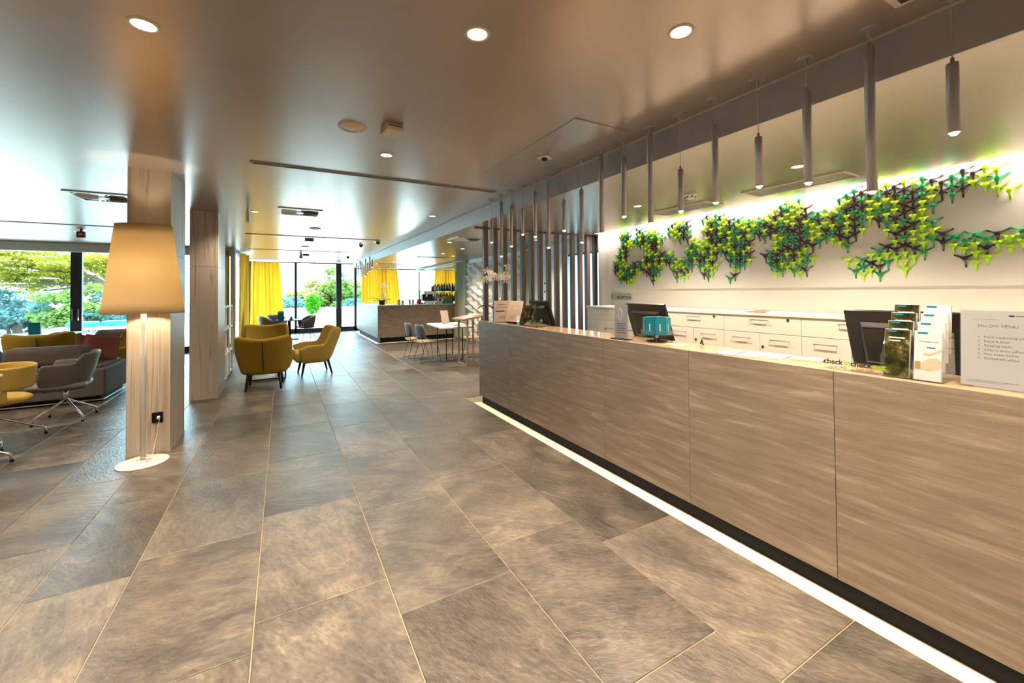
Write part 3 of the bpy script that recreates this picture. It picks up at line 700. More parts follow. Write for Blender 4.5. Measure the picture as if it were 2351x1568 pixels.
wing_armchair('armchair', 'mustard wing armchair facing the seamed one across the low table', (-.27, 9.25, 0), PI, 'mustard', GA, .88)
wing_armchair('armchair', 'ochre wing armchair standing alone in side view on the walkway', (.50, 8.47, 0), PI/2+.1, 'mustardtan', GA, .86)
wing_armchair('armchair', 'mustard wing armchair behind the grey bolster of the sofa', (-3.60, 10.2, 0), .15, 'mustard', GA, .86).scale = (1.12, 1, 1)
wing_armchair('armchair', 'mustard wing armchair half hidden behind the lamp column', (-2.62, 10.0, 0), PI/2+.6, 'mustard', GA, .86)

# low table between the two facing armchairs
t = thing('coffee_table', 'low black framed table between two facing mustard armchairs', 'table', (-.23, 8.42, 0))
MB().box(-.30, .30, -.22, .22, .36, .385).obj('table_top', 'darkmetal', t, bevel=.003)
for s in (-1, 1):
    MB().tube([(s*.28, -.2, .36), (s*.28, -.2, .012), (s*.28, .2, .012), (s*.28, .2, .36)], .011, 6).obj('leg_frame', 'black', t)
MB().tube([(-.28, -.2, .012), (.28, -.2, .012)], .011, 6).obj('stretcher', 'black', t)

# ------------------------------------------------------------------ swivel chairs
def star_base(t, z_hub, r=.33, rot=0.3, r_t=.0115):
    MB().cone((0, 0, z_hub-.10), (0, 0, z_hub+.06), .022, n=14).obj('stem', 'chrome', t, smooth=True)
    for k in range(4):
        a = rot+k*PI/2; c, s = math.cos(a), math.sin(a)
        pts = [(.012*c, .012*s, z_hub-.07), (.06*c, .06*s, z_hub-.12), (r*.92*c, r*.92*s, .085), (r*.99*c, r*.99*s, .07), (r*1.02*c, r*1.02*s, .015)]
        l = MB().tube(pts, r_t, 8).obj('leg', 'chrome', t, smooth=True)
        MB().cone((r*1.02*c, r*1.02*s, 0), (r*1.02*c, r*1.02*s, .018), .013, n=10).obj('foot', 'black', l)
def bucket_chair(label, loc, rz):
    t = thing('swivel_chair', label, 'chair', loc, rz)
    def prof(a):
        q = abs(a); back = .80
        arm = .69-.20*smooth(.86, 1, q)
        return back+(arm-back)*smooth(.34, .46, q)
    shell(prof, .29, .25, -.25, .37, .60, .05, pw=.8).obj('shell', 'greyleather', t, smooth=True, solid=.022, off=1, sub=1)
    MB().box(-.225, .225, -.20, .29, .375, .455).obj('seat_cushion', 'greyleather', t, smooth=True, bevel=.035, seg=3)
    MB().cone((0, .01, .36), (0, .01, .38), .12, .16, 20).obj('seat_plate', 'black', t)
    star_base(t, .33, .29, .665)
    return t
bucket_chair('grey leather bucket swivel chair on a chrome four-leg base', (-2.25, 6.90, 0), PI/2+.12)
def band_chair(label, loc, rz, group):
    t = thing('swivel_chair', label, 'chair', loc, rz, group)
    def prof(a): return .775-.03*smooth(.7, 1, abs(a))
    b = shell(prof, .29, .24, -.26, .55, .94, .04, pw=.75, arm_in=.0).obj('backrest', 'mustardtan', t, smooth=True, solid=.03, off=1, sub=1)
    def seat(u, v):
        r = math.sin(v*PI)**.35; a = 2*PI*u
        return (.29*r*math.cos(a), .29*r*math.sin(a)+.02, .44+.045*math.cos(v*PI)*-1+.02*math.sin(a)*r*.3)
    MB().grid(seat, 28, 9, True).obj('seat', 'mustardtan', t, smooth=True)
    for s in (-1, 1): MB().box(s*.27-.02, s*.27+.02, -.10, .02, .43, .60).obj('arm_bracket', 'mustardtan', t, bevel=.01)
    MB().cone((0, 0, .36), (0, 0, .41), .06, .14, 18).obj('seat_plate', 'black', t)
    star_base(t, .36, .36, .2)
    return t
band_chair('ochre swivel chair with open-back band beside the grey bucket chair', (-2.52, 6.12, 0), PI/2+.35, None)
band_chair('ochre swivel chair of which little more than one chrome leg shows', (-2.46, 5.32, 0), PI/2+.02, None)

# ------------------------------------------------------------------ sofa
s = thing('sofa', 'low charcoal grey fabric sofa with a long back bolster', 'sofa', (-3.3, 8.3, 0))
MB().box(-4.9, -2.15, 7.78, 8.75, .075, .46).obj('base', 'grey', s, bevel=.03, seg=3, world=True)
MB().box(-4.85, -2.2, 7.83, 8.7, .02, .08).obj('plinth', 'black', s, world=True)
MB().tube([(-4.88, 7.80, .03), (-2.165, 7.80, .03), (-2.165, 8.72, .03)], .008, 6).obj('foot_rail', 'chrome', s, world=True)
MB().box(-3.22, -2.40, 7.95, 8.22, .50, .77).obj('back_bolster', 'grey', s, bevel=.08, seg=4, smooth=True, world=True)
MB().box(-4.3, -3.27, 7.95, 8.22, .50, .77).obj('back_bolster', 'grey', s, bevel=.08, seg=4, smooth=True, world=True)
MB().box(-4.85, -2.2, 7.85, 8.65, .455, .50).obj('seat_pad', 'grey', s, bevel=.02, world=True)
for k, (x, y, lab) in enumerate([(-2.38, 8.45, 'rust red cushion with a sharp corner lying on the grey sofa'), (-2.52, 8.62, 'rust red cushion leaning behind the sharp-cornered one')]):
    def cf(u, v, x=x, y=y):
        a, b = 2*u-1, 2*v-1; th = .055*(1-a**4)*(1-b**4)
        return (a, b, th)
    m = MB()
    for sg_ in (1, -1):
        m.grid(lambda u, v: (.20*(2*u-1), sg_*.055*max(0, (1-(2*u-1)**4)*(1-(2*v-1)**4))**.6, .20*(2*v-1)), 11, 11)
    o = m.obj('cushion', 'redfabric', smooth=True); tag(o, lab, 'cushion')
    o.location = (x, y, .68); o.rotation_euler = (-.5, .25, .4+.5*k)

# ------------------------------------------------------------------ floor lamp, socket
LX, LY = -1.07, 4.775
fl_ = thing('floor_lamp', 'tall white floor lamp with large glowing cream shade', 'floor lamp', (LX, LY, 0))
MB().lathe([(0, 0), (.183, 0), (.183, .008), (.17, .013), (.03, .016), (.018, .03), (0, .03)], n=40).obj('base', 'white', fl_, smooth=True)
MB().cone((0, 0, .015), (0, 0, 1.72), .020, n=16).obj('pole', 'white', fl_, smooth=True)
sh = MB()
sh.grid(lambda u, v: ((.288+(.197-.288)*v)*math.cos(2*PI*u), (.185+(.150-.185)*v)*math.sin(2*PI*u), 1.315+.775*v), 48, 9, True)
sh = sh.obj('shade', 'shade', fl_, smooth=True, solid=.003)
for zz, rx, ry in ((1.315, .289, .186), (2.09, .198, .151)):
    MB().tube([(rx*math.cos(2*PI*k/48), ry*math.sin(2*PI*k/48), zz) for k in range(49)], .0028, 5).obj('shade_rim', 'tan', sh)
MB().lathe([(.0, -.06), (.03, -.04), (.034, 0), (.02, .05), (.014, .07), (0, .07)], (0, 0, 1.72), 14).obj('bulb', 'bulb', fl_, smooth=True)
MB().tube([(0.075, .195, .333), (.072, .18, .30), (.05, .165, .12), (.04, .13, .03), (.0, .09, .02), (-.05, .03, .02), (-.03, -.06, .02), (.05, -.05, .02), (.02, -.02, .03)], .003, 6).obj('cable', 'white', fl_)
for a0 in (0, 1.2, 2.6):
    MB().tube([(.02*math.cos(a0)+.035*math.cos(k*.5+a0), .02*math.sin(a0)+.03*math.sin(k*.5+a0), .02+.04*abs(math.sin(k*.25+a0))) for k in range(14)], .0025, 5).obj('cable_coil', 'white', fl_)
pl = bpy.data.lights.new('shade_lamp', 'POINT'); pl.energy = 58; pl.color = (1, .80, .52); pl.shadow_soft_size = .05
po = bpy.data.objects.new('shade_lamp', pl); COL.objects.link(po); po.parent = fl_; po.location = (0, 0, 1.62)
so_ = thing('wall_socket', 'black wall socket with a white plug low on the column', 'socket', (-1.015, 4.985, .333))
MB().box(-.040, .040, -.010, .005, -.048, .048).obj('plate', 'black', so_, bevel=.003)
MB().lathe([(0, 0), (.02, 0), (.022, .006)], n=16).obj('socket_ring', 'blackgloss', so_).matrix_basis = Matrix.Translation((0, -.009, 0)) @ Matrix.Rotation(PI/2, 4, 'X')
MB().cone((0.01, -.008, .004), (.01, -.035, -.004), .014, .010, 12).obj('plug', 'white', so_)

# ------------------------------------------------------------------ white rack beside the second column
rk = thing('grid_rack', 'white open metal rack dividing the walkway from the lounge', 'rack', (-.85, 8.9, 0))
for y in (8.22, 8.68, 9.14, 9.60):
    for x in (-.99, -.85):
        MB().box(x-.012, x+.012, y-.012, y+.012, 0, 1.265).obj('upright', 'white', rk, world=True)
for z in (.03, .43, .86, 1.25):
    MB().box(-1.0, -.84, 8.21, 9.61, z-.012, z+.012).obj('shelf', 'white', rk, world=True)
for k, y in enumerate((8.30, 8.76, 9.22)):
    for z in (.045, .445, .875):
        MB().box(-1.0, -.995, y-.07, y+.36, z, z+.36).obj('back_sheet', 'white', rk, world=True)

# ------------------------------------------------------------------ curtains
def curtain(name, label, axis, pos, a0, a1, z0, z1, mat, folds, flare0=0, flare1=0, amp=.05, seed=1, group=None):
    rnd = random.Random(seed); ph = [rnd.uniform(0, 6) for _ in range(4)]
    def fn(u, v):
        lo, hi = a0-flare0*(1-v)**1.2, a1+flare1*(1-v)**1.2
        a = lo+(hi-lo)*u+.012*math.sin(v*5+u*11+ph[2])
        d = amp*math.sin(u*folds*2*PI+ph[0]+.9*math.sin(v*2.2+ph[1]+u*3))*(.75+.35*math.sin(u*13+ph[3]))+.3*amp*math.sin(u*folds*4.7*PI+v)
        z = z0+(z1-z0)*v
        return (pos+d, a, z) if axis == 0 else (a, pos+d, z)
    t = thing(name, label, 'curtain', (pos, (a0+a1)/2, 0) if axis == 0 else ((a0+a1)/2, pos, 0), group=group)
    MB().grid(fn, folds*9+1, 14).obj('cloth', mat, t, smooth=True, world=True)
    z = z1+.006
    (MB().box(pos-.012, pos+.012, a0-.02, a1+.02, z-.006, z+.01) if axis == 0 else MB().box(a0-.02, a1+.02, pos-.012, pos+.012, z-.006, z+.01)).obj('rail', 'white', t, world=True)
    return t
GC = 'yellow window curtains'
curtain('curtain', 'wide bright yellow curtain hanging at far end of the hall', 1, 16.95, -.94, -.08, .02, ZC-.06, 'yellowcurtain', 8, .06, .16, .055, 2, GC)
curtain('curtain', 'narrow gathered lime-yellow curtain on the glazed side wall', 0, -.93, 13.5, 14.3, .02, ZC-.06, 'yellowcurtain', 5, .75, .55, .07, 3, GC)
curtain('curtain', 'yellow curtain hanging behind the orchid end of the bar', 1, 16.95, 2.72, 4.12, .02, ZL-.03, 'yellowcurtain', 12, .0, .22, .055, 4, GC)
curtain('curtain', 'brown ochre curtain beside the white corner post', 1, 12.86, -1.75, -1.21, .05, ZC-.05, 'browncurtain', 5, 0, 0, .035, 5, GC)
GS = 'pale sheer curtains on the side wall'
curtain('curtain', 'pale green sheer curtain between bar and folded white panel', 0, XR-.09, 11.55, 12.34, .03, ZL-.03, 'sheer', 9, 0, 0, .035, 6, GS)
curtain('curtain', 'narrow pale sheer curtain behind the slats next to the panel', 0, XR-.09, 7.85, 8.15, .03, ZL-.03, 'sheer', 4, 0, 0, .03, 7, GS)

# ------------------------------------------------------------------ folded white wall panel
fp = thing('folded_panel', 'white wall panel of tilted triangular folds beside the sheer curtain', 'wall panel', (XR-.01, 9.9, 0))
MB().box(XR-.012, XR-.002, 8.18, 11.5, .03, ZL-.004).obj('backing', 'white', fp, world=True)
fw, fh = .333, .226
fm = [MB().add([(0, 0, 0), (0, fw, 0), (0, fw, fh), (0, 0, fh), (-.17, fw*(.25 if q else .68), fh*.85)], [(1, 0, 4), (2, 1, 4), (3, 2, 4), (0, 3, 4)]).mesh('facet', 'white') for q in (0, 1)]
for i in range(10):
    for j in range(10):
        o = bpy.data.objects.new('facet', fm[(i+j) % 2]); COL.objects.link(o); o.parent = fp
        o.location = (-.003, 8.18-9.9+i*fw, .06+j*fh+(fh/2 if i % 2 and j < 9 else 0)); o.scale = (.7+.5*random.Random(i*31+j).random(), 1, 1)
        if j == 9 and i % 2: o.scale = (.6, 1, .5); o.location.z = .06+9.5*fh
sw = thing('wall_switches', 'white switch plates stacked on wall behind the slats', 'switch', (XR-.004, 7.35, 1.55))
for k, z in enumerate((-.09, .0, .09)):
    q = MB().box(-.012, 0, -.045, .045, z-.04, z+.04).obj('plate', 'white', sw, bevel=.003)
    MB().box(-.015, -.012, -.022, .022, z-.022, z+.022).obj('rocker', 'black' if k != 1 else 'white', q)

# ------------------------------------------------------------------ bar counter and what stands on it
BY = 12.35
bc = thing('bar_counter', 'stone-clad bar counter with lit foot at far end of the hall', 'counter', (3.6, 13.5, 0))
for a, b in ((2.42, 3.23), (3.23, 4.04), (4.04, 4.80)):
    MB().box(a+.001, b-.001, BY, BY+.02, .15, 1.08).obj('front_panel', 'travertine', bc, world=True)
for a, b in ((BY+.02, 13.6), (13.6, 14.9), (14.9, 16.2)):
    MB().box(2.42, 2.44, a+.001, b-.001, .15, 1.08).obj('side_panel', 'travertine', bc, world=True)
MB().box(2.441, 4.79, BY+.021, BY+.55, .15, 1.07).box(2.441, 2.97, BY+.55, 16.19, .15, 1.07).obj('body', 'cabinet', bc, world=True)
MB().box(2.415, 4.80, BY-.005, BY+.57, 1.08, 1.10).box(2.415, 2.99, BY+.57, 16.2, 1.08, 1.10).obj('top', 'white', bc, world=True)
MB().box(2.50, 4.78, BY+.08, BY+.5, 0, .15).box(2.50, 2.95, BY+.5, 16.1, 0, .15).obj('plinth', 'black', bc, world=True)
bl = thing('floor_light_strip', 'glowing inlaid light strip in floor along the bar', 'light', (2.4, 12.3, 0))  # same painted light spill, along the bar
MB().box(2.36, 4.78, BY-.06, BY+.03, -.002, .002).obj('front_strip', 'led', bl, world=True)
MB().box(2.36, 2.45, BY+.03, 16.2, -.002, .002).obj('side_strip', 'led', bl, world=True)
BT = 1.1005
# orchid on the bar
def orchid(label, loc, stems, leaves_, petal, pot_mat, pot_r, pot_h, fr):
    t = thing('orchid', label, 'plant', loc)
    MB().lathe([(0, 0), (pot_r*.75, 0), (pot_r, pot_h), (pot_r*.9, pot_h), (pot_r*.85, pot_h*.85), (0, pot_h*.85)], n=18).obj('pot', pot_mat, t, smooth=True)
    for pts in stems:
        MB().tube(pts, .0028, 6).obj('stem', 'leaf', t, smooth=True)
    for a, ln, rise in leaves_:
        c, s = math.cos(a), math.sin(a)
        def lf(u, v):
            d = ln*u; hw = .032*math.sin(PI*min(1, u*.93+.05))**.7*(2*v-1)
            z = pot_h*.9+rise*u-rise*.75*u*u*u+abs(2*v-1)*.012
            return (d*c-hw*s, d*s+hw*c, z)
        MB().grid(lf, 12, 5).obj('leaf', 'leaf', t, smooth=True, solid=.003)
    rn = random.Random(len(stems)*7)
    for x, y, z in fr:
        m = MB(); rot = Matrix.Rotation(rn.uniform(-.5, .5), 3, 'Z') @ Matrix.Rotation(PI/2+rn.uniform(-.4, .4), 3, 'X')
        for k in range(5):
            a = k*2*PI/5+PI/2; w_ = .6 if k in (0, 2, 3) else 1
            vs = [(0, 0, 0)]+[(.046*math.cos(a+d*w_)*r, .046*math.sin(a+d*w_)*r, .006*r) for d, r in ((-.6, .65), (-.35, .95), (0, 1.1), (.35, .95), (.6, .65))]
            m.add([rot @ Vector(q) for q in vs], [(0, 1, 2, 3), (0, 3, 4, 5)])
        f_ = m.obj('flower', petal, t); f_.location = (x, y, z)
        c_ = MB().lathe([(0, -.008), (.007, 0), (0, .010)], n=8).obj('lip', 'mustard', f_)
    return t
orchid('white orchid with dark leaves on the corner of the bar', (2.62, 12.75, BT), [[(0, 0, .1), (-.02, 0, .35), (0, 0, .55), (.06, -.02, .62)], [(0, 0, .1), (.05, 0, .3), (.08, 0, .48), (.14, 0, .55)]],
       [(2.6, .42, .22), (.4, .3, .12), (3.6, .3, .05), (5.2, .26, .05)], 'petalwhite', 'darkmetal', .1, .12, [(0, -.02, .55), (.05, -.03, .62), (.09, 0, .56), (.14, -.02, .54), (.03, -.03, .34), (.1, -.03, .30), (.0, -.03, .24), (.06, -.05, .2)])
def bar_thing(o, label, cat, group=None): return tag(o, label, cat, group)
bar_thing(MB().box(3.02, 3.10, 12.42, 12.47, BT, BT+.15).obj('menu_card', 'paper', bevel=.002), 'white menu card standing near the bar orchid', 'card')
bar_thing(MB().box(3.13, 3.20, 12.43, 12.48, BT, BT+.13).obj('menu_card', 'paper', bevel=.002), 'shorter white menu card beside the taller one on the bar', 'card')
cm = thing('coffee_machine', 'chrome and dark coffee machine standing on the bar', 'coffee machine', (4.05, 12.66, BT))
MB().box(-.20, .20, -.18, .18, .04, .10).obj('drip_tray', 'steel', cm, bevel=.005)
MB().box(-.20, .20, .02, .18, .10, .36).obj('body', 'darkmetal', cm, bevel=.01)
MB().box(-.21, .21, -.15, .19, .30, .40).obj('hood', 'steel', cm, bevel=.015)
for s_ in (-.1, .1):
    g = MB().cone((s_, -.10, .22), (s_, -.10, .30), .03, n=12).obj('group_head', 'chrome', cm); MB().tube([(s_, -.12, .235), (s_, -.24, .225)], .011, 6).obj('portafilter', 'black', g)
for sx in (-1, 1):
    for sy in (-1, 1): MB().cone((sx*.17, sy*.15, 0), (sx*.17, sy*.15, .04), .015, n=8).obj('foot', 'black', cm)
gr = thing('coffee_grinder', 'dark red coffee grinder beside the coffee machine', 'grinder', (3.72, 12.62, BT))
MB().lathe([(0, 0), (.08, 0), (.07, .10), (.05, .16), (0, .16)], n=16).obj('body', 'red', gr, smooth=True)
MB().lathe([(.04, .16), (.075, .30), (.07, .31), (0, .31)], n=16).obj('hopper', 'acrylic', gr, smooth=True)
for k, (x, lab, m_) in enumerate([(3.52, 'white cup stack nearest the bar grinder', 'white'), (3.42, 'grey-green cup stack beside the white one on the bar', 'sheer')]):
    o = thing('cup_stack', lab, 'cups', (x, 12.6, BT))
    for j in range(3): MB().lathe([(0, 0), (.028, 0), (.042, .06), (.038, .06), (.025, .006), (0, .006)], (0, 0, .045*j), 14).obj('cup', m_, o, smooth=True)
bx = thing('box_stack', 'white appliance with round dial beside the coffee machine', 'appliance', (4.36, 12.6, BT))
MB().box(-.10, .10, -.1, .1, 0, .19).obj('housing', 'white', bx, bevel=.02); MB().cone((0, -.1, .12), (0, -.115, .12), .03, n=14).obj('dial', 'black', bx)
bar_thing(MB().box(4.50, 4.78, 12.45, 12.65, BT, BT+.09).obj('blue_crate', 'blue', bevel=.012), 'bright blue box at the bottom of the pile on the bar', 'box')
bar_thing(MB().box(4.51, 4.77, 12.46, 12.65, BT+.0905, BT+.155).obj('orange_box', 'tan', bevel=.012), 'orange box lying on the bright blue one', 'box')
bar_thing(MB().box(4.50, 4.76, 12.46, 12.65, BT+.1555, BT+.24).obj('yellow_box', 'mustardtan', bevel=.012), 'yellow box on top of the pile at the bar', 'box')
# bottles on glass shelves before the mirror behind the bar
mi = thing('bar_mirror', 'large wall mirror with dark edge behind the bar', 'mirror', (XR-.02, 14.6, 0))
MB().box(XR-.012, XR-.004, 12.52, 16.6, .4, ZL-.05).obj('mirror_glass', 'mirror', mi, world=True)
MB().box(XR-.03, XR-.002, 16.6, 16.66, .4, ZL-.05).obj('dark_edge', 'frame', mi, world=True)
MB().box(XR-.03, XR-.002, 12.46, 12.52, .02, ZL-.004).obj('grey_edge', 'steel', mi, world=True)
MB().box(XR-.10, XR-.01, 12.55, 16.55, ZL-.13, ZL-.10).obj('light_edge', 'white', mi, world=True)
for z, nm in ((1.18, 'lower'), (1.50, 'upper')):
    shf = thing('bottle_shelf', '%s white shelf of bottles before the bar mirror' % nm, 'shelf', (XR-.1, 13.8, z))
    MB().box(XR-.17, XR-.014, 12.75, 14.95, z-.012, z).obj('shelf_board', 'white', shf, world=True)
    for y in (12.9, 13.8, 14.8): MB().box(XR-.05, XR-.014, y-.008, y+.008, z-.05, z-.012).obj('bracket', 'steel', shf, world=True)
btm = {}
def bottle_mesh(mt, sc_):
    k = (mt, sc_)
    if k not in btm:
        btm[k] = (MB().lathe([(0, 0), (.034, 0), (.035, .16*sc_), (.028, .19*sc_), (.013, .215*sc_), (.012, .26*sc_), (0, .26*sc_)], n=10).mesh('bottle', mt, True),
                  MB().lathe([(.0135, .255*sc_), (.0135, .28*sc_), (0, .28*sc_)], n=8).mesh('cap', 'black'))
    return btm[k]
rb = random.Random(9); tone = {'charcoal': 'black glass', 'brownshell': 'amber glass', 'green': 'green glass', 'red': 'dark red', 'acrylic': 'clear glass', 'white': 'white'}
for zi, z in enumerate((1.1805, 1.5005)):
    for k in range(16):
        mt = rb.choice(['charcoal', 'charcoal', 'brownshell', 'green', 'red', 'white']); s_ = rb.choice((.8, .9, 1.0))
        a, b = bottle_mesh(mt, s_)
        o = thing('bottle', '%s bottle, %s from the grey mirror edge on the %s bar shelf' % (tone[mt], ordinal(k), ('lower', 'upper')[zi]), 'bottle', (XR-.09+rb.uniform(-.02, .02), 12.84+.13*k, z), group='bottles behind the bar')
        for me, nm in ((a, 'glass_body'), (b, 'cap')):
            q = bpy.data.objects.new(nm, me); COL.objects.link(q); q.parent = o
# tube pendants above the bar
for k in range(9):
    y = 12.7+.36*k; l1 = (.25, .45, .32, .55, .3, .5, .38, .28, .5)[k]; l0 = (.18, .08, .25, .1, .3, .15, .08, .22, .12)[k]
    p = thing('pendant_lamp', '%s slim tube pendant over the bar, counted from the bar front' % ordinal(k), 'pendant lamp', (2.33, y, ZC), group='pendants over the bar')
    MB().lathe([(0, -.004), (.035, -.004), (.037, 0)], n=14).obj('canopy', 'pendant', p)
    MB().cone((0, 0, 0), (0, 0, -l0), .002, n=5).obj('cable', 'steel', p)
    MB().cone((0, 0, -l0), (0, 0, -l0-l1), .02, n=10).obj('tube', 'pendant', p)
    MB().lathe([(0, -.012), (.014, -.004), (.0165, .004), (0, .006)], (0, 0, -l0-l1), n=10).obj('bulb', 'lampglow', p)

# ------------------------------------------------------------------ white desk, chairs, lectern
dk = thing('white_desk', 'white desk on black rectangular tube frames before the bar', 'desk', (3.25, 8.72, 0), -.10)
MB().box(-.36, .36, -.70, .66, .715, .745).obj('desk_top', 'white', dk, bevel=.003)
for y in (-.36, .46):
    MB().tube([(-.16, y, .715), (-.16, y, .012), (.20, y, .012), (.20, y, .715), (-.16, y, .715)], .012, 4).obj('leg_frame', 'black', dk)
MB().tube([(-.16, -.36, .70), (-.16, .46, .70)], .012, 4).obj('top_rail', 'black', dk); MB().tube([(.20, -.36, .70), (.20, .46, .70)], .012, 4).obj('top_rail', 'black', dk)
ms = thing('menu_stand', 'grey printed menu stand standing on the white desk', 'sign', (3.28, 9.05, .7455), .35)
MB().add([(-.11, -.02, 0), (.11, -.02, 0), (.11, .05, .30), (-.11, .05, .30)], [(0, 1, 2, 3)]).obj('sheet', 'kraft', ms, solid=.006)
MB().box(-.11, .11, -.03, .07, 0, .006).obj('foot', 'acrylic', ms)
for z in (.20, .17, .15): MB().box(-.06, .06, -.001, .0, z, z+.006).obj('print_line', 'inkgrey', ms).rotation_euler = (-.23, 0, 0)
tr = MB().box(3.22, 3.50, 8.35, 8.62, .7455, .757).obj('brown_folder', 'tan', bevel=.003); tag(tr, 'tan folder lying flat on the white desk', 'folder')
def shell_chair(label, loc, rz, back_mat, seat_mat, group):
    t = thing('dining_chair', label, 'chair', loc, rz, group)
    def bk(u, v):
        a = (2*u-1); w_ = .215*(1-.35*max(0, (v-.55)/.45)**2.5)
        return (w_*math.sin(a*1.25)/math.sin(1.25), -.21+.085*(a*a)-.045*v, .49+.30*v)
    MB().grid(bk, 15, 8).obj('backrest', back_mat, t, smooth=True, solid=.018, off=0)
    def st(u, v):
        a, b = 2*u-1, 2*v-1
        return (.215*a*(1-.06*b), .205*b+.005, .425+.018*a*a-.012*max(0, b)**2)
    MB().grid(st, 9, 9).obj('seat', seat_mat, t, smooth=True, solid=.028, off=-1)
    for s_ in (-1, 1):
        MB().tube([(s_*.15, .15, .40), (s_*.19, .22, .01), (s_*.20, -.24, .01), (s_*.15, -.12, .40)], .0065, 6).obj('leg', 'black', t)
        MB().tube([(s_*.16, -.14, .40), (s_*.19, -.20, .47), (s_*.17, -.20, .60)], .0065, 6).obj('back_support', 'black', t)
    return t
GD = 'chairs at the white desk'
shell_chair('grey shell chair with tan seat closest to the wooden lectern', (2.72, 8.62, 0), -PI/2+.12, 'greyshell', 'tan', GD)
shell_chair('grey shell chair with tan seat tucked behind its twin', (2.66, 9.25, 0), -PI/2, 'greyshell', 'tan', GD)
shell_chair('brown shell chair on far side of the white desk', (3.86, 8.75, 0), PI/2-.15, 'brownshell', 'tan', GD)
lc = thing('lectern', 'oak lectern with slanted top and papers beside the counter end', 'lectern', (3.33, 7.76, 0))
for x, y in ((-.15, -.24), (-.15, .22), (.17, -.24), (.17, .22)):
    MB().box(x-.017, x+.017, y-.017, y+.017, .03 if x < 9 else 0, .95+.42*(x+.15)*.35).obj('leg', 'wood', lc)
MB().box(-.167, -.133, -.24, .22, .0, .04).obj('foot_bar', 'wood', lc); MB().box(.153, .187, -.24, .22, .0, .04).obj('foot_bar', 'wood', lc); MB().box(-.15, .17, -.255, -.225, 0, .04).obj('foot_bar', 'wood', lc)
MB().add([(-.26, -.30, .935), (.26, -.30, 1.02), (.26, .30, 1.02), (-.26, .30, .935)], [(0, 1, 2, 3)]).obj('sloped_top', 'wood', lc, solid=.03, off=-1)
for k, (x, y) in enumerate(((-.1, -.12), (.1, .08))):
    MB().add([(x-.1, y-.13, .935+(x-.1+.26)*.1635+.002), (x+.1, y-.13, .935+(x+.1+.26)*.1635+.002), (x+.1, y+.13, .935+(x+.1+.26)*.1635+.002), (x-.1, y+.13, .935+(x-.1+.26)*.1635+.002)], [(0, 1, 2, 3)]).obj('paper_sheet', 'paper', lc, solid=.004, off=1)

# ------------------------------------------------------------------ dark dining table near the far windows
dt = thing('dining_table', 'dark square table with square column base near the far windows', 'table', (.20, 15.0, 0))
MB().box(-.36, .36, -.36, .36, .60, .63).obj('table_top', 'darkmetal', dt, bevel=.004)
MB().box(-.045, .045, -.045, .045, .02, .60).obj('column', 'black', dt); MB().box(-.25, .25, -.25, .25, 0, .02).obj('base_plate', 'black', dt)
o = thing('menu_box', 'teal upright menu holder standing on the dark table', 'menu holder', (-.04, 14.85, .6305))
MB().box(-.09, .09, -.03, .03, 0, .25).obj('case', 'teal', o, bevel=.004); MB().box(-.07, .09, .035, .045, .02, .29).obj('card', 'paper', o)
o = MB().lathe([(0, 0), (.05, 0), (.07, .03), (.03, .05), (.045, .10), (0, .11)], (.25, 14.9, .6305), 12).obj('napkin', 'teal'); tag(o, 'folded teal napkin on the dark table', 'napkin')
GT = 'grey shell chairs at the dark table'
def tub_chair(label, loc, rz):
    t = thing('dining_chair', label, 'chair', loc, rz, GT)
    def prof(a): return .76-.14*smooth(.35, .85, abs(a))
    shell(prof, .27, .22, -.22, .38, .70, .06, n=25, nv=6).obj('shell', 'greyshell', t, smooth=True, solid=.02, off=1)
    MB().box(-.2, .2, -.18, .24, .38, .43).obj('seat', 'greyshell', t, bevel=.02)
    for sx in (-1, 1):
        for sy in (-1, 1): MB().cone((sx*.12, sy*.1, .40), (sx*.20, sy*.2, 0), .007, n=6).obj('leg', 'black', t)
    MB().tube([(-.16, -.15, .2), (.16, -.15, .2), (.16, .15, .2), (-.16, .15, .2), (-.16, -.15, .2)], .005, 5).obj('wire_ring', 'black', t)
    return t
tub_chair('grey tub chair drawn up to the dark table beside the doors', (.68, 14.62, 0), PI/2+.3)
tub_chair('grey tub chair before the bright yellow curtain', (-.40, 14.9, 0), -PI/2)
tub_chair('grey tub chair on the window side of the dark table', (-.15, 15.65, 0), PI+.5)
# dining group seen beyond the sofa
for k, (x, y, rz, lab) in enumerate([(-3.02, 11.3, PI, 'grey tub chair beyond the rust red cushions'), (-4.0, 11.5, PI/2, 'grey tub chair beside the lounge dining table'), (-4.75, 11.2, -PI/2+.3, 'grey tub chair with blue throw in the lounge')]):
    tub_chair(lab, (x, y, 0), rz)
lt = thing('dining_table', 'pale round-cornered table by the lounge windows', 'table', (-4.3, 12.1, 0))
MB().box(-.5, .5, -.35, .35, .66, .69).obj('table_top', 'white', lt, bevel=.004); MB().box(-.04, .04, -.04, .04, .02, .66).obj('column', 'black', lt); MB().box(-.25, .25, -.25, .25, 0, .02).obj('base_plate', 'black', lt)
o = thing('menu_box', 'teal upright menu holder on the pale lounge table', 'menu holder', (-4.37, 12.0, .6905))
MB().box(-.085, .085, -.03, .03, 0, .24).obj('case', 'teal', o, bevel=.004); MB().box(-.07, .07, .031, .036, .02, .22).obj('card', 'paper', o)
for x, y, lab in ((-4.95, 19.0, 'blue cushion lying on the terrace bench closest to the pines'), (-5.7, 18.7, 'blue cushion at the far end of the terrace bench'), (-2.5, 19.2, 'blue cushion on the short terrace seat')):
    o = MB().box(x-.35, x+.35, y-.25, y+.25, .42, .60).obj('terrace_cushion', 'blue', bevel=.05, seg=3); tag(o, lab, 'cushion', 'terrace cushions')
o = thing('terrace_bench', 'low pale bench on the terrace under blue cushions', 'bench', (-5.3, 18.85, -.03))
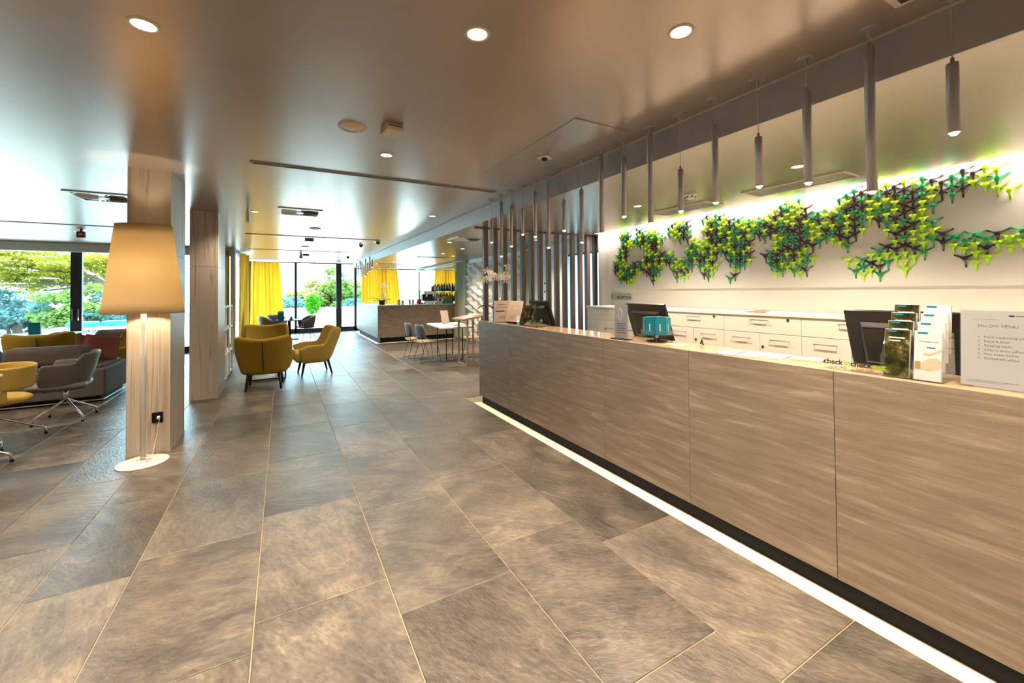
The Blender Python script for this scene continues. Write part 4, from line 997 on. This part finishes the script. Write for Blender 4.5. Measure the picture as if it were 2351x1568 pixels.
MB().box(-1.1, 1.1, -.35, .45, .36, .448).obj('seat', 'parapet', o, bevel=.01); MB().box(-1.0, -.9, -.3, .4, 0, .36).obj('leg', 'parapet', o); MB().box(.9, 1.0, -.3, .4, 0, .36).obj('leg', 'parapet', o)
o = thing('terrace_bench', 'short pale seat on the terrace under one blue cushion', 'bench', (-2.5, 19.2, -.03))
MB().box(-.45, .45, -.35, .35, .36, .448).obj('seat', 'parapet', o, bevel=.01); MB().box(-.4, -.32, -.3, .3, 0, .36).obj('leg', 'parapet', o); MB().box(.32, .4, -.3, .3, 0, .36).obj('leg', 'parapet', o)

# ------------------------------------------------------------------ ceiling fittings
def slot(x0, x1, y, label):
    t = thing('slot_diffuser', label, 'air vent', ((x0+x1)/2, y, ZC))
    MB().box(x0, x1, y-.035, y+.035, ZC-.008, ZC+.002).obj('frame', 'pendant', t, bevel=.002, world=True)
    for d in (-.014, .014): MB().box(x0+.02, x1-.02, y+d-.006, y+d+.006, ZC-.0095, ZC-.0075).obj('slot', 'duct', t, world=True)
slot(-.25, 2.18, 4.29, 'long dark slot diffuser between speaker and square vent')
slot(-.63, 1.87, 9.48, 'long dark slot diffuser beyond the square vent')
slot(-.77, 1.67, 12.7, 'long dark slot diffuser in front of the far curtain')
slot(-5.6, -1.6, 9.48, 'long dark slot diffuser over the lounge')
slot(-6.8, -1.6, 12.85, 'dark slot along the lounge blind box')
def swirl(x, y, z, label, sz=.555):
    t = thing('swirl_diffuser', label, 'air vent', (x, y, z)); h = sz/2
    m = MB()
    for a, b, c, d in ((-h, h, -h, -h+.045), (-h, h, h-.045, h), (-h, -h+.045, -h+.045, h-.045), (h-.045, h, -h+.045, h-.045)): m.box(a, b, c, d, -.012, .002)
    m.obj('frame', 'vane', t); MB().disc((0, 0, -.002), h*.97, 28).obj('duct', 'ductgrey', t)
    m = MB(); n = 28
    for k in range(n):
        a = 2*PI*k/n; c, s = math.cos(a), math.sin(a); p, q = (-s, c), (c, s)
        m.add([(q[0]*.05+p[0]*.006, q[1]*.05+p[1]*.006, -.004), (q[0]*h*.92+p[0]*.022, q[1]*h*.92+p[1]*.022, -.004), (q[0]*h*.92-p[0]*.012, q[1]*h*.92-p[1]*.012, -.014), (q[0]*.05-p[0]*.006, q[1]*.05-p[1]*.006, -.012)], [(0, 1, 2, 3)])
    m.obj('vanes', 'vane', t)
    MB().lathe([(0, -.016), (.05, -.014), (.055, -.004)], n=18).obj('hub', 'vane', t); MB().lathe([(h*.93, -.004), (h*.95, -.013), (h*1.0, -.008)], n=32).obj('ring', 'vane', t)
swirl(.225, 6.66, ZC, 'square white swirl vent above the seamed mustard armchair')
swirl(-1.86, 6.66, ZC, 'square white swirl vent above the grey bucket chair')
swirl(2.94, 6.95, ZL, 'square white swirl vent in the lowered ceiling')
t = thing('ceiling_speaker', 'round cream ceiling speaker beside the small detector box', 'speaker', (.431, 3.058, ZC))
MB().lathe([(.0, -.012), (.035, -.012), (.05, -.006), (.065, -.008), (.085, -.012), (.095, -.003), (.096, 0)], n=36).obj('grille', 'fixture', t, smooth=True); MB().lathe([(0, -.02), (.008, -.018), (.012, -.012)], n=12).obj('centre_cap', 'steel', t)
t = thing('detector_box', 'small cream detector box with dark print on the ceiling', 'detector', (.675, 2.93, ZC), .1)
MB().box(-.06, .06, -.07, .07, -.05, 0).obj('housing', 'fixture', t, bevel=.006)
MB().box(-.05, .05, -.0712, -.070, -.022, -.010).obj('print_strip', 'inkgrey', t); MB().cone((0, 0, -.05), (0, 0, -.056), .008, n=10).obj('sensor_dot', 'steel', t)
for x, y, lab in ((.52, 8.21, 'round flat cream speaker above the lone ochre armchair'), (.50, 11.5, 'round flat cream speaker far down the hall')):
    t = thing('ceiling_speaker', lab, 'speaker', (x, y, ZC)); MB().lathe([(0, -.01), (.085, -.01), (.098, 0)], n=24).obj('grille', 'fixture', t); MB().lathe([(.08, -.011), (.086, -.013), (.092, -.008)], n=24).obj('rim', 'pendant', t)
for x, y, lab in ((.512, 9.93, 'small dark box on the ceiling beyond the slot diffuser'), (.62, 13.9, 'small dark box on the ceiling near the far windows')):
    t = thing('detector_box', lab, 'detector', (x, y, ZC)); MB().box(-.09, .09, -.05, .05, -.05, 0).obj('housing', 'pendant', t, bevel=.005); MB().box(-.05, .05, -.052, -.05, -.035, -.015).obj('window', 'black', t)
for x, y, lab in ((1.91, 9.70, 'black dome camera at the end of the second slot diffuser'), (1.66, 10.45, 'black dome camera further along the hall ceiling'), (1.85, 14.2, 'black dome camera near the far window')):
    t = thing('dome_camera', lab, 'camera', (x, y, ZC)); MB().lathe([(.055, 0), (.055, -.025), (.03, -.03)], n=18).obj('mount', 'steel', t); MB().lathe([(.045, -.028), (.04, -.05), (.022, -.07), (0, -.076)], n=18).obj('dome', 'blackgloss', t, smooth=True)
t = thing('ceiling_sensor', 'white square sensor with dark eye beside the pendant row', 'sensor', (1.993, 2.974, ZC-.004), .5)
MB().box(-.05, .05, -.05, .05, -.010, 0).obj('plate', 'white', t, bevel=.004); MB().lathe([(.03, -.010), (.024, -.03), (0, -.034)], n=14).obj('eye', 'blackgloss', t, smooth=True)
o = MB().box(1.73, 2.21, 2.2, 3.64, ZC-.006, ZC-.0004).obj('access_panel', 'ceiling'); tag(o, 'flush access panel in the brown ceiling around the sensor', 'panel')
t = thing('exit_sign', 'small green and white exit light hanging near the second column', 'sign', (-.41, 6.6, ZC))
MB().box(-.018, .018, -.03, .12, -.20, -.05).obj('housing', 'white', t, bevel=.004); MB().box(.018, .020, -.025, .115, -.19, -.06).obj('face', pm('exit_green', (.05, .45, .22), .4), t); MB().cone((0, .04, 0), (0, .04, -.05), .012, n=10).obj('rod', 'steel', t)
t = thing('alarm_box', 'red alarm box hanging from the lounge ceiling', 'alarm', (-3.135, 10.15, ZC))
MB().cbox((0, 0, -.09), (.11, .07, .11)).obj('housing', 'red', t, bevel=.008); MB().cone((0, 0, -.035), (0, 0, 0), .02, n=10).obj('stem', 'red', t); MB().box(-.03, .03, -.037, -.035, -.10, -.08).obj('label_plate', 'white', t)
t = thing('pendant_lamp', 'small brown cone pendant hanging far down the hall', 'pendant lamp', (.463, 13.1, ZC)); MB().lathe([(.02, 0), (.022, -.06), (.05, -.18), (.047, -.18), (.02, -.07)], n=16).obj('shade', 'brownshell', t, smooth=True); MB().lathe([(0, -.15), (.02, -.16), (0, -.175)], n=8).obj('bulb', 'lampglow', t)
t = thing('air_grille', 'black-slotted air grille in ceiling beside the row of counter pendants', 'air vent', (2.06, .45, ZC))
MB().box(-.17, .17, -.25, .25, -.006, 0).obj('frame', 'fixture', t, bevel=.002)
for k in range(9): MB().box(-.15, .15, -.225+.053*k, -.20+.053*k, -.0075, -.0055).obj('slot', 'duct', t)
for y0, y1, lab in ((1.58, 2.44, 'long grey air cassette in the lowered ceiling by the longest pendant'), (2.84, 3.62, 'long grey air cassette in the lowered ceiling beside the smoke detector')):
    t = thing('air_cassette', lab, 'air vent', (4.12, (y0+y1)/2, ZL))
    m = MB()
    for a, b, c, d in ((3.96, 4.28, y0, y0+.025), (3.96, 4.28, y1-.025, y1), (3.96, 3.985, y0+.025, y1-.025), (4.255, 4.28, y0+.025, y1-.025)): m.box(a, b, c, d, ZL-.012, ZL+.002)
    m.obj('frame', 'fixture', t, world=True)
    for k in range(7): MB().box(3.99+.037*k, 4.017+.037*k, y0+.03, y1-.03, ZL-.009, ZL-.003).obj('louver', 'pendant', t, world=True)
    MB().box(3.985, 4.255, y0+.025, y1-.025, ZL-.002, ZL-.0005).obj('recess', 'duct', t, world=True)
t = thing('smoke_detector', 'round white smoke detector in the lowered ceiling', 'detector', (3.556, 2.707, ZL)); MB().lathe([(.06, 0), (.06, -.02), (.045, -.024)], n=20).obj('base', 'white', t); MB().lathe([(.045, -.022), (.04, -.045), (.02, -.055), (0, -.055)], n=20).obj('head', 'white', t, smooth=True)
for k in range(6):
    a = k*PI/3; MB().cbox((.043*math.cos(a), .043*math.sin(a), -.033), (.01, .01, .012)).obj('vent', 'duct', t)
for k, (x, y) in enumerate(((3.6, 11.0), (3.2, 14.2), (3.9, 15.3))):
    t = thing('air_cassette', '%s white air panel in lowered ceiling counted from the white desk' % ordinal(k), 'air vent', (x, y, ZL))
    MB().box(-.45, .45, -.14, .14, -.010, .0).obj('frame', 'vane', t, bevel=.003)
    for q in range(5): MB().box(-.41, .41, -.11+.048*q, -.085+.048*q, -.0115, -.0095).obj('louver', 'pendant', t)

# ------------------------------------------------------------------ things on the reception counter
class Frame:
    """local frame for a leaning flat thing: a runs along -Y (to the right for a guest), b up the face, c out of the face"""
    def __init__(s, o, right=(0, -1, 0), up=(0, 0, 1)):
        s.o = Vector(o); s.r = Vector(right).normalized(); u = Vector(up); s.u = (u-s.r*u.dot(s.r)).normalized(); s.n = s.r.cross(s.u)
    def p(s, a, b, c=0): return s.o+s.r*a+s.u*b+s.n*c
    def slab(s, m, a0, a1, b0, b1, c0, c1, inset=0):
        vs = [s.p(a0, b0, c0), s.p(a1, b0, c0), s.p(a1, b1, c0), s.p(a0, b1, c0), s.p(a0+inset, b0+inset, c1), s.p(a1-inset, b0+inset, c1), s.p(a1-inset, b1-inset, c1), s.p(a0+inset, b1-inset, c1)]
        return m.add(vs, [(3, 2, 1, 0), (4, 5, 6, 7), (0, 1, 5, 4), (1, 2, 6, 5), (2, 3, 7, 6), (3, 0, 4, 7)])
def monitor(label, y_left, wd):
    t = thing('monitor', label, 'monitor', (2.92, y_left-wd/2, .7505), group='monitors behind the counter')
    f = Frame((2.83, y_left, 1.045), (0, -1, 0), (-.115, 0, .32)); H = .335
    f.slab(MB(), 0, wd, 0, H, -.012, .012).obj('panel', 'blackgloss', t, bevel=.004, world=True)
    f.slab(MB(), .006, wd-.006, .012, H-.008, -.014, -.012).obj('screen', 'black', t, world=True)
    f.slab(MB(), .055, wd-.055, .03, H-.055, .012, .045, .025).obj('back_housing', 'blackgloss', t, bevel=.008, seg=3, world=True)
    f.slab(MB(), wd*.38, wd*.62, .235, .243, .045, .047).obj('vent', 'black', t, world=True)
    m = MB(); q = f.p(wd/2, .10, .04); m.tube([q, q+Vector((.01, 0, -.08)), (2.93, y_left-wd/2, .80), (2.93, y_left-wd/2, .765)], .025, 8); m.obj('neck', 'blackgloss', t, smooth=True, world=True)
    MB().box(2.80, 3.06, y_left-wd/2-.13, y_left-wd/2+.13, .7505, .768).obj('foot', 'blackgloss', t, bevel=.006, world=True)
    m = MB(); q = f.p(wd*.45, .05, .04); m.tube([q, q+Vector((-.03, 0, -.06)), q+Vector((.0, -.04, -.16)), (2.75, y_left-wd*.6, .756)], .004, 5); m.obj('cable', 'black', t, world=True)
    return t
monitor('black monitor turned from guests, standing beside the orchid end', 4.43, .42)
monitor('black monitor turned from guests, behind the teal card holder', 2.76, .435)
monitor('black monitor turned from guests, behind the brochure holders', 1.10, .465)
ZK = ZT+.0005
# acrylic sign beside the teal cards
t = thing('sign_stand', 'clear acrylic stand with a grey notice beside the teal cards', 'sign', (2.36, 2.47, ZK))
MB().box(2.34, 2.42, 2.385, 2.56, ZK, ZK+.006).obj('foot', 'blackgloss', t, bevel=.002, world=True)
MB().box(2.374, 2.378, 2.385, 2.555, ZK+.006, ZK+.285).obj('clear_sheet', 'acrylic', t, world=True)
MB().box(2.3785, 2.381, 2.40, 2.545, ZK+.012, ZK+.28).obj('notice', pm('grey_notice', (.42, .38, .37), .5), t, world=True)
for k in range(5): MB().box(2.3775, 2.3785, 2.42+.01*(k % 2), 2.52, ZK+.05+.018*k, ZK+.056+.018*k).obj('print_line', 'inkgrey', t, world=True)
MB().tube([(2.377, 2.48+.022*math.cos(a), ZK+.20+.045*math.sin(a)) for a in [k*.4 for k in range(17)]], .002, 5).obj('emblem', 'white', t, world=True)
# revolving holder with teal cards
t = thing('card_holder', 'clear turntable holder packed with teal cards', 'card holder', (2.50, 2.22, ZK))
MB().lathe([(0, 0), (.075, 0), (.078, .006), (.02, .010), (.016, .03), (0, .03)], n=24).obj('base', 'blackgloss', t, smooth=True)
MB().cone((0, 0, .01), (0, 0, .05), .012, n=10).obj('spindle', 'chrome', t)
MB().lathe([(0, .045), (.10, .045), (.115, .052), (.118, .09), (.115, .09), (.11, .056), (0, .05)], n=28).obj('tray', 'acrylic', t, smooth=True)
for k in range(8):
    a = k*PI/4+.2; c, s = math.cos(a), math.sin(a)
    vs = [(.095*c-.036*s*q, .095*s+.036*c*q, z) for z in (.055, .185) for q in (-1, 1)]+[(.082*c-.036*s*q, .082*s+.036*c*q, z) for z in (.055, .182) for q in (-1, 1)]
    cc = MB().add(vs, [(0, 1, 3, 2), (5, 4, 6, 7), (2, 3, 7, 6), (1, 0, 4, 5), (0, 2, 6, 4), (3, 1, 5, 7)]).obj('card_pack', 'teal', t)
    vs = [(.0962*c-.005*s*q, .0962*s+.005*c*q, z) for z in (.085, .14) for q in (-1, 1)]
    MB().add(vs, [(0, 1, 3, 2)]).obj('print_mark', 'kraft', cc)
# flat papers
def sheet(name, label, cx_, cy_, w_, d_, rz, mat, h=.003, lines=()):
    t = thing(name, label, 'paper', (cx_, cy_, ZK), rz)
    MB().box(-w_/2, w_/2, -d_/2, d_/2, 0, h).obj('sheets', mat, t)
    for (x, y, a, b, m_) in lines: MB().box(x-a/2, x+a/2, y-b/2, y+b/2, h, h+.0004).obj('print_block', m_, t)
    return t
sheet('leaflet', 'open printed leaflet lying flat on the counter ledge', 2.47, 1.47, .22, .36, .25, 'paper', .004, [(.0, .06, .16, .02, 'inkgrey'), (.03, -.05, .10, .12, 'kraft'), (-.06, -.08, .04, .08, 'inkgrey'), (-.05, .1, .05, .06, 'kraft')])
sheet('notepad', 'white notepad lying beside the check-in sign', 2.53, 1.20, .10, .15, .3, 'paper', .010, [(0, 0, .06, .01, 'inkgrey')])
sheet('card', 'white card lying under the teal card holder', 2.47, 2.02, .10, .14, .2, 'paper', .0015)
o = MB().tube([(2.60+.02*math.cos(a), 1.93-.016*a, ZK+.004+.035*math.sin(a)) for a in [k*PI/10 for k in range(11)]], .0045, 8).obj('pen_cord', 'black', smooth=True); tag(o, 'black looped pen cord on ledge beside the monitor', 'cord')
# check-in / check-out sign
t = thing('check_sign', 'clear acrylic sign lettered checkin checkout on the ledge', 'sign', (2.345, .93, ZK))
MB().box(2.343, 2.347, .825, 1.045, ZK, ZK+.042).obj('plate', 'acrylic', t, world=True)
MB().box(2.343, 2.40, .825, 1.045, ZK, ZK+.003).obj('foot', 'acrylic', t, world=True)
xs = 1.038
for s_, m_ in (('check', 'ink'), ('in', 'inkgreen'), ('check', 'ink'), ('out', 'inkgreen')):
    o = text(s_, (2.3422, xs, ZK+.027), .034, m_, t, bold=.0009); wd = max(v.co.x for v in o.data.vertices); xs -= wd+.0025
text('from 14:00', (2.3422, 1.01, ZK+.010), .015, 'ink', t); text('until 11:00', (2.3422, .905, ZK+.010), .015, 'ink', t)
# brochure holders with four tiers each
def brochure(label, y_left, x, z, kind):
    t = thing('brochure', label, 'brochure', (x, y_left-.045, z), group='brochures in the tiered holders')
    f = Frame((x, y_left, z), (0, -1, 0), (.03, 0, .21)); W, H = .086, .208
    f.slab(MB(), 0, W, 0, H, -.016, 0).obj('pages', 'paper', t, bevel=.001, seg=1, world=True)
    def patch(nm, a0, a1, b0, b1, m_, c=.0006): f.slab(MB(), a0, a1, b0, b1, .0001, c).obj(nm, m_, t, world=True)
    patch('title_strip', .01, .042, H-.012, H-.005, 'titleblue', .0012)
    if kind == 'tree':
        patch('cover_picture', .001, W-.001, .002, H-.002, 'treeprint')
        patch('title_line', .015, .070, H-.040, H-.034, 'paper', .001); patch('title_line', .015, .055, H-.052, H-.048, 'paper', .001)
    else:
        text('WELLNESS & SPA', f.p(.014, H-.048, .0008), .0082, 'ink', t, f.r, f.u)
        patch('logo', .040, .066, H-.072, H-.068, 'inkblue')
        m = MB(); c_ = [(.02, .045), (.05, .04), (.075, .05), (.086, .062), (.086, .085), (.07, .098), (.045, .092), (.03, .078), (.015, .062)]
        m.add([f.p(min(a, W-.001), b, .0006) for a, b in c_], [tuple(range(len(c_)))]); m.obj('printed_figure', 'skin', t, world=True)
        c_ = [(.028, .105), (.05, .104), (.085, .125), (.085, .135), (.05, .114), (.03, .116)]
        MB().add([f.p(a, b, .0006) for a, b in c_], [tuple(range(len(c_)))]).obj('printed_hand', 'skin', t, world=True)
        patch('printed_hair', .004, .022, .046, .078, 'brownshell', .0008)
    return t
MT['titleblue'] = pm('title_teal', (.0, .16, .24), .4)
MT['treeprint'] = texmat('tree_print', [(.36, (.008, .009, .004)), (.48, (.035, .032, .008)), (.58, (.11, .09, .03)), (.70, (.42, .38, .32))], scale=(14, 14, 14), nscale=1.6, detail=6, rough=.25)
for side, y0, kind, kl in ((0, .812, 'tree', 'tree-photo'), (1, .712, 'spa', 'white wellness')):
    h = thing('brochure_holder', 'clear tiered holder filled with %s brochures' % kl, 'brochure holder', (2.42, y0-.045, ZK))
    for xx in (y0+.004, y0-.093):
        vs = [(2.345, ZK), (2.345, ZK+.085), (2.375, ZK+.135), (2.405, ZK+.165), (2.45, ZK+.20), (2.49, ZK+.20), (2.50, ZK)]
        m = MB(); m.prism([(a, b) for a, b in vs], 1, xx-.0015, xx+.0015); m.obj('side_wall', 'acrylic', h, world=True)
    MB().box(2.344, 2.50, y0-.092, y0+.003, ZK, ZK+.003).obj('floor_plate', 'acrylic', h, world=True)
    MB().box(2.343, 2.346, y0-.092, y0+.003, ZK, ZK+.05).obj('front_lip', 'acrylic', h, world=True)
    for k in range(4):
        brochure('%s brochure in the %s tier of its clear holder' % (kl, ['front', 'second', 'third', 'rear'][k]), y0-.002, 2.352+.036*k, ZK+.004+.036*k, kind)
# pillow menu notice
t = thing('menu_sign', 'upright white notice headed PILLOW MENU on the counter', 'sign', (2.40, .48, ZK))
f = Frame((2.392, .578, ZK+.005), (0, -1, 0), (.02, 0, .30)); W, H = .21, .297
f.slab(MB(), 0, W, 0, H, -.004, 0).obj('sheet', 'menupaper', t, world=True)
f.slab(MB(), -.003, W+.003, -.003, H+.003, .001, .003).obj('clear_cover', 'acrylic', t, world=True)
MB().box(2.385, 2.47, .37, .58, ZK, ZK+.004).obj('foot', 'acrylic', t, world=True)
def tx(s_, a, b, size, m_='ink'): text(s_, f.p(a, b, .0004), size, m_, t, f.r, f.u)
tx('PILLOW MENU', .048, .232, .0155, 'inkgrey')
for k, s_ in enumerate(('Neck supporting pillow', 'Neck bolster', 'Sleeping mask', 'Cherry stone pillow', 'Hot water bottle', 'Buckwheat pillow')):
    tx('%d.' % (k+1), .047, .190-.0165*k, .0115, 'inkgrey'); tx(s_, .064, .190-.0165*k, .0125, 'inkgrey')
m = MB(); m.add([f.p(.135+.008*math.cos(a), .278+.0035*math.sin(a), .0004) for a in [k*PI/8 for k in range(16)]], [tuple(range(16))]); m.obj('logo', 'inkblue', t, world=True)
f.slab(MB(), .146, .19, .2765, .2795, 0, .0004).obj('logo_line', 'inkgrey', t, world=True)
f.slab(MB(), .03, .10, .262, .263, 0, .0004).obj('rule', 'inkgrey', t, world=True); f.slab(MB(), .02, .15, .022, .0235, 0, .0004).obj('footer_line', 'inkgrey', t, world=True); f.slab(MB(), .02, .12, .016, .0172, 0, .0004).obj('footer_line', 'inkgrey', t, world=True)
# far end: orchid, kraft notices, brochures, rosemary tray
Yo = 4.80
orchid('peach orchid in a teal pot at the far end of the counter', (2.50, Yo, ZK),
       [[(0, 0, .08), (.01, -.01, .30), (-.02, .0, .52), (-.10, .02, .66), (-.20, .03, .64), (-.27, .03, .55)], [(0, 0, .08), (.03, 0, .35), (.06, .0, .60), (.09, 0, .72), (.06, -.02, .62)]],
       [(2.75, .30, .20), (.35, .26, .16), (3.9, .18, .06), (5.4, .16, .06)], 'petal', 'teal', .055, .13,
       [(.10, -.02, .72), (.07, -.02, .63), (.03, -.03, .58), (.06, -.03, .54), (-.04, -.03, .60), (-.08, -.03, .57), (-.12, -.02, .61), (-.17, -.02, .64), (-.20, -.01, .66), (-.18, -.02, .57), (-.22, -.01, .54), (-.27, 0, .56), (.09, -.02, .57)])
def board(label, x, y, wd, ht, mat, right, up, lines, group=None):
    t = thing('notice_board', label, 'sign', (x, y, ZK), group=group)
    f = Frame((x, y, ZK+.018 if up[0] else ZK+.004), right, up)
    f.slab(MB(), -wd/2, wd/2, 0, ht, -.008, 0).obj('panel', mat, t, world=True, bevel=.001)
    f.slab(MB(), -wd/2-.004, -wd/2, 0, ht, -.009, .001).obj('edge', 'white', t, world=True); f.slab(MB(), wd/2, wd/2+.004, 0, ht, -.009, .001).obj('edge', 'white', t, world=True)
    f.slab(MB(), -wd/2, wd/2, -.004, 0, -.04, .03).obj('foot', 'darkmetal', t, world=True)
    for a0, a1, b, hh, m_ in lines: f.slab(MB(), a0*wd/2, a1*wd/2, b*ht, b*ht+hh, 0, .0006).obj('print_line', m_, t, world=True)
board('kraft-brown notice with printed lines beside the orchid', 2.42, 4.60, .185, .27, 'kraft', (.93, -.36, 0), (0, 0, 1), [(-.7, .35, .80, .007, 'inkgrey'), (-.8, .6, .68, .007, 'inkgrey'), (-.9, .3, .49, .014, 'inkblue'), (-.9, .95, .485, .003, 'inkgrey'), (-.5, .5, .26, .005, 'inkgrey'), (-.5, .5, .21, .005, 'inkgrey'), (-.35, .35, .16, .005, 'inkgrey')])
board('kraft-brown leaning notice with a pale oval mark', 2.42, 4.33, .19, .27, 'kraft', (.45, -.89, 0), (.08, .04, .27), [(-.1, .25, .62, .018, 'paper'), (-.8, .5, .28, .004, 'inkgrey'), (-.8, .4, .22, .004, 'inkgrey'), (-.8, .5, .16, .004, 'inkgrey')])
t = thing('brochure_holder', 'clear holder of brown brochures beside the leaning kraft notice', 'brochure holder', (2.44, 4.10, ZK))
for k in range(3):
    f = Frame((2.40+.035*k, 4.15-.03*k, ZK+.004+.03*k), (.25, -.97, 0), (.06, .02, .2)); f.slab(MB(), 0, .09, 0, .20, -.012, 0).obj('brochure_pack', 'treeprint', t, world=True)
MB().box(2.37, 2.375, 4.06, 4.16, ZK, ZK+.11).obj('front_sheet', 'acrylic', t, world=True); MB().box(2.37, 2.50, 4.06, 4.16, ZK, ZK+.003).obj('floor_plate', 'acrylic', t, world=True)
t = thing('herb_tray', 'shallow wooden tray with green sprigs before the monitor', 'tray', (2.47, 3.90, ZK))
MB().box(-.07, .07, -.13, .13, 0, .006).obj('tray_base', 'wood', t)
for a, b, c, d in ((-.07, .07, -.13, -.122), (-.07, .07, .122, .13), (-.07, -.062, -.13, .13), (.062, .07, -.13, .13)): MB().box(a, b, c, d, 0, .022).obj('tray_side', 'wood', t)
leaves([(0, -.03, .025, .05, .09, .02)], 160, .012, 44).obj('sprigs', 'foliage2', t)['kind'] = 'stuff'
t = thing('sanitizer_bottle', 'small clear pump bottle beside the herb tray', 'bottle', (2.42, 3.70, ZK))
MB().lathe([(0, 0), (.02, 0), (.021, .05), (.008, .062), (.008, .07), (0, .07)], n=14).obj('glass_body', 'acrylic', t, smooth=True); MB().lathe([(.009, .068), (.009, .08), (.003, .082), (.003, .095), (0, .095)], n=10).obj('pump', 'steel', t)
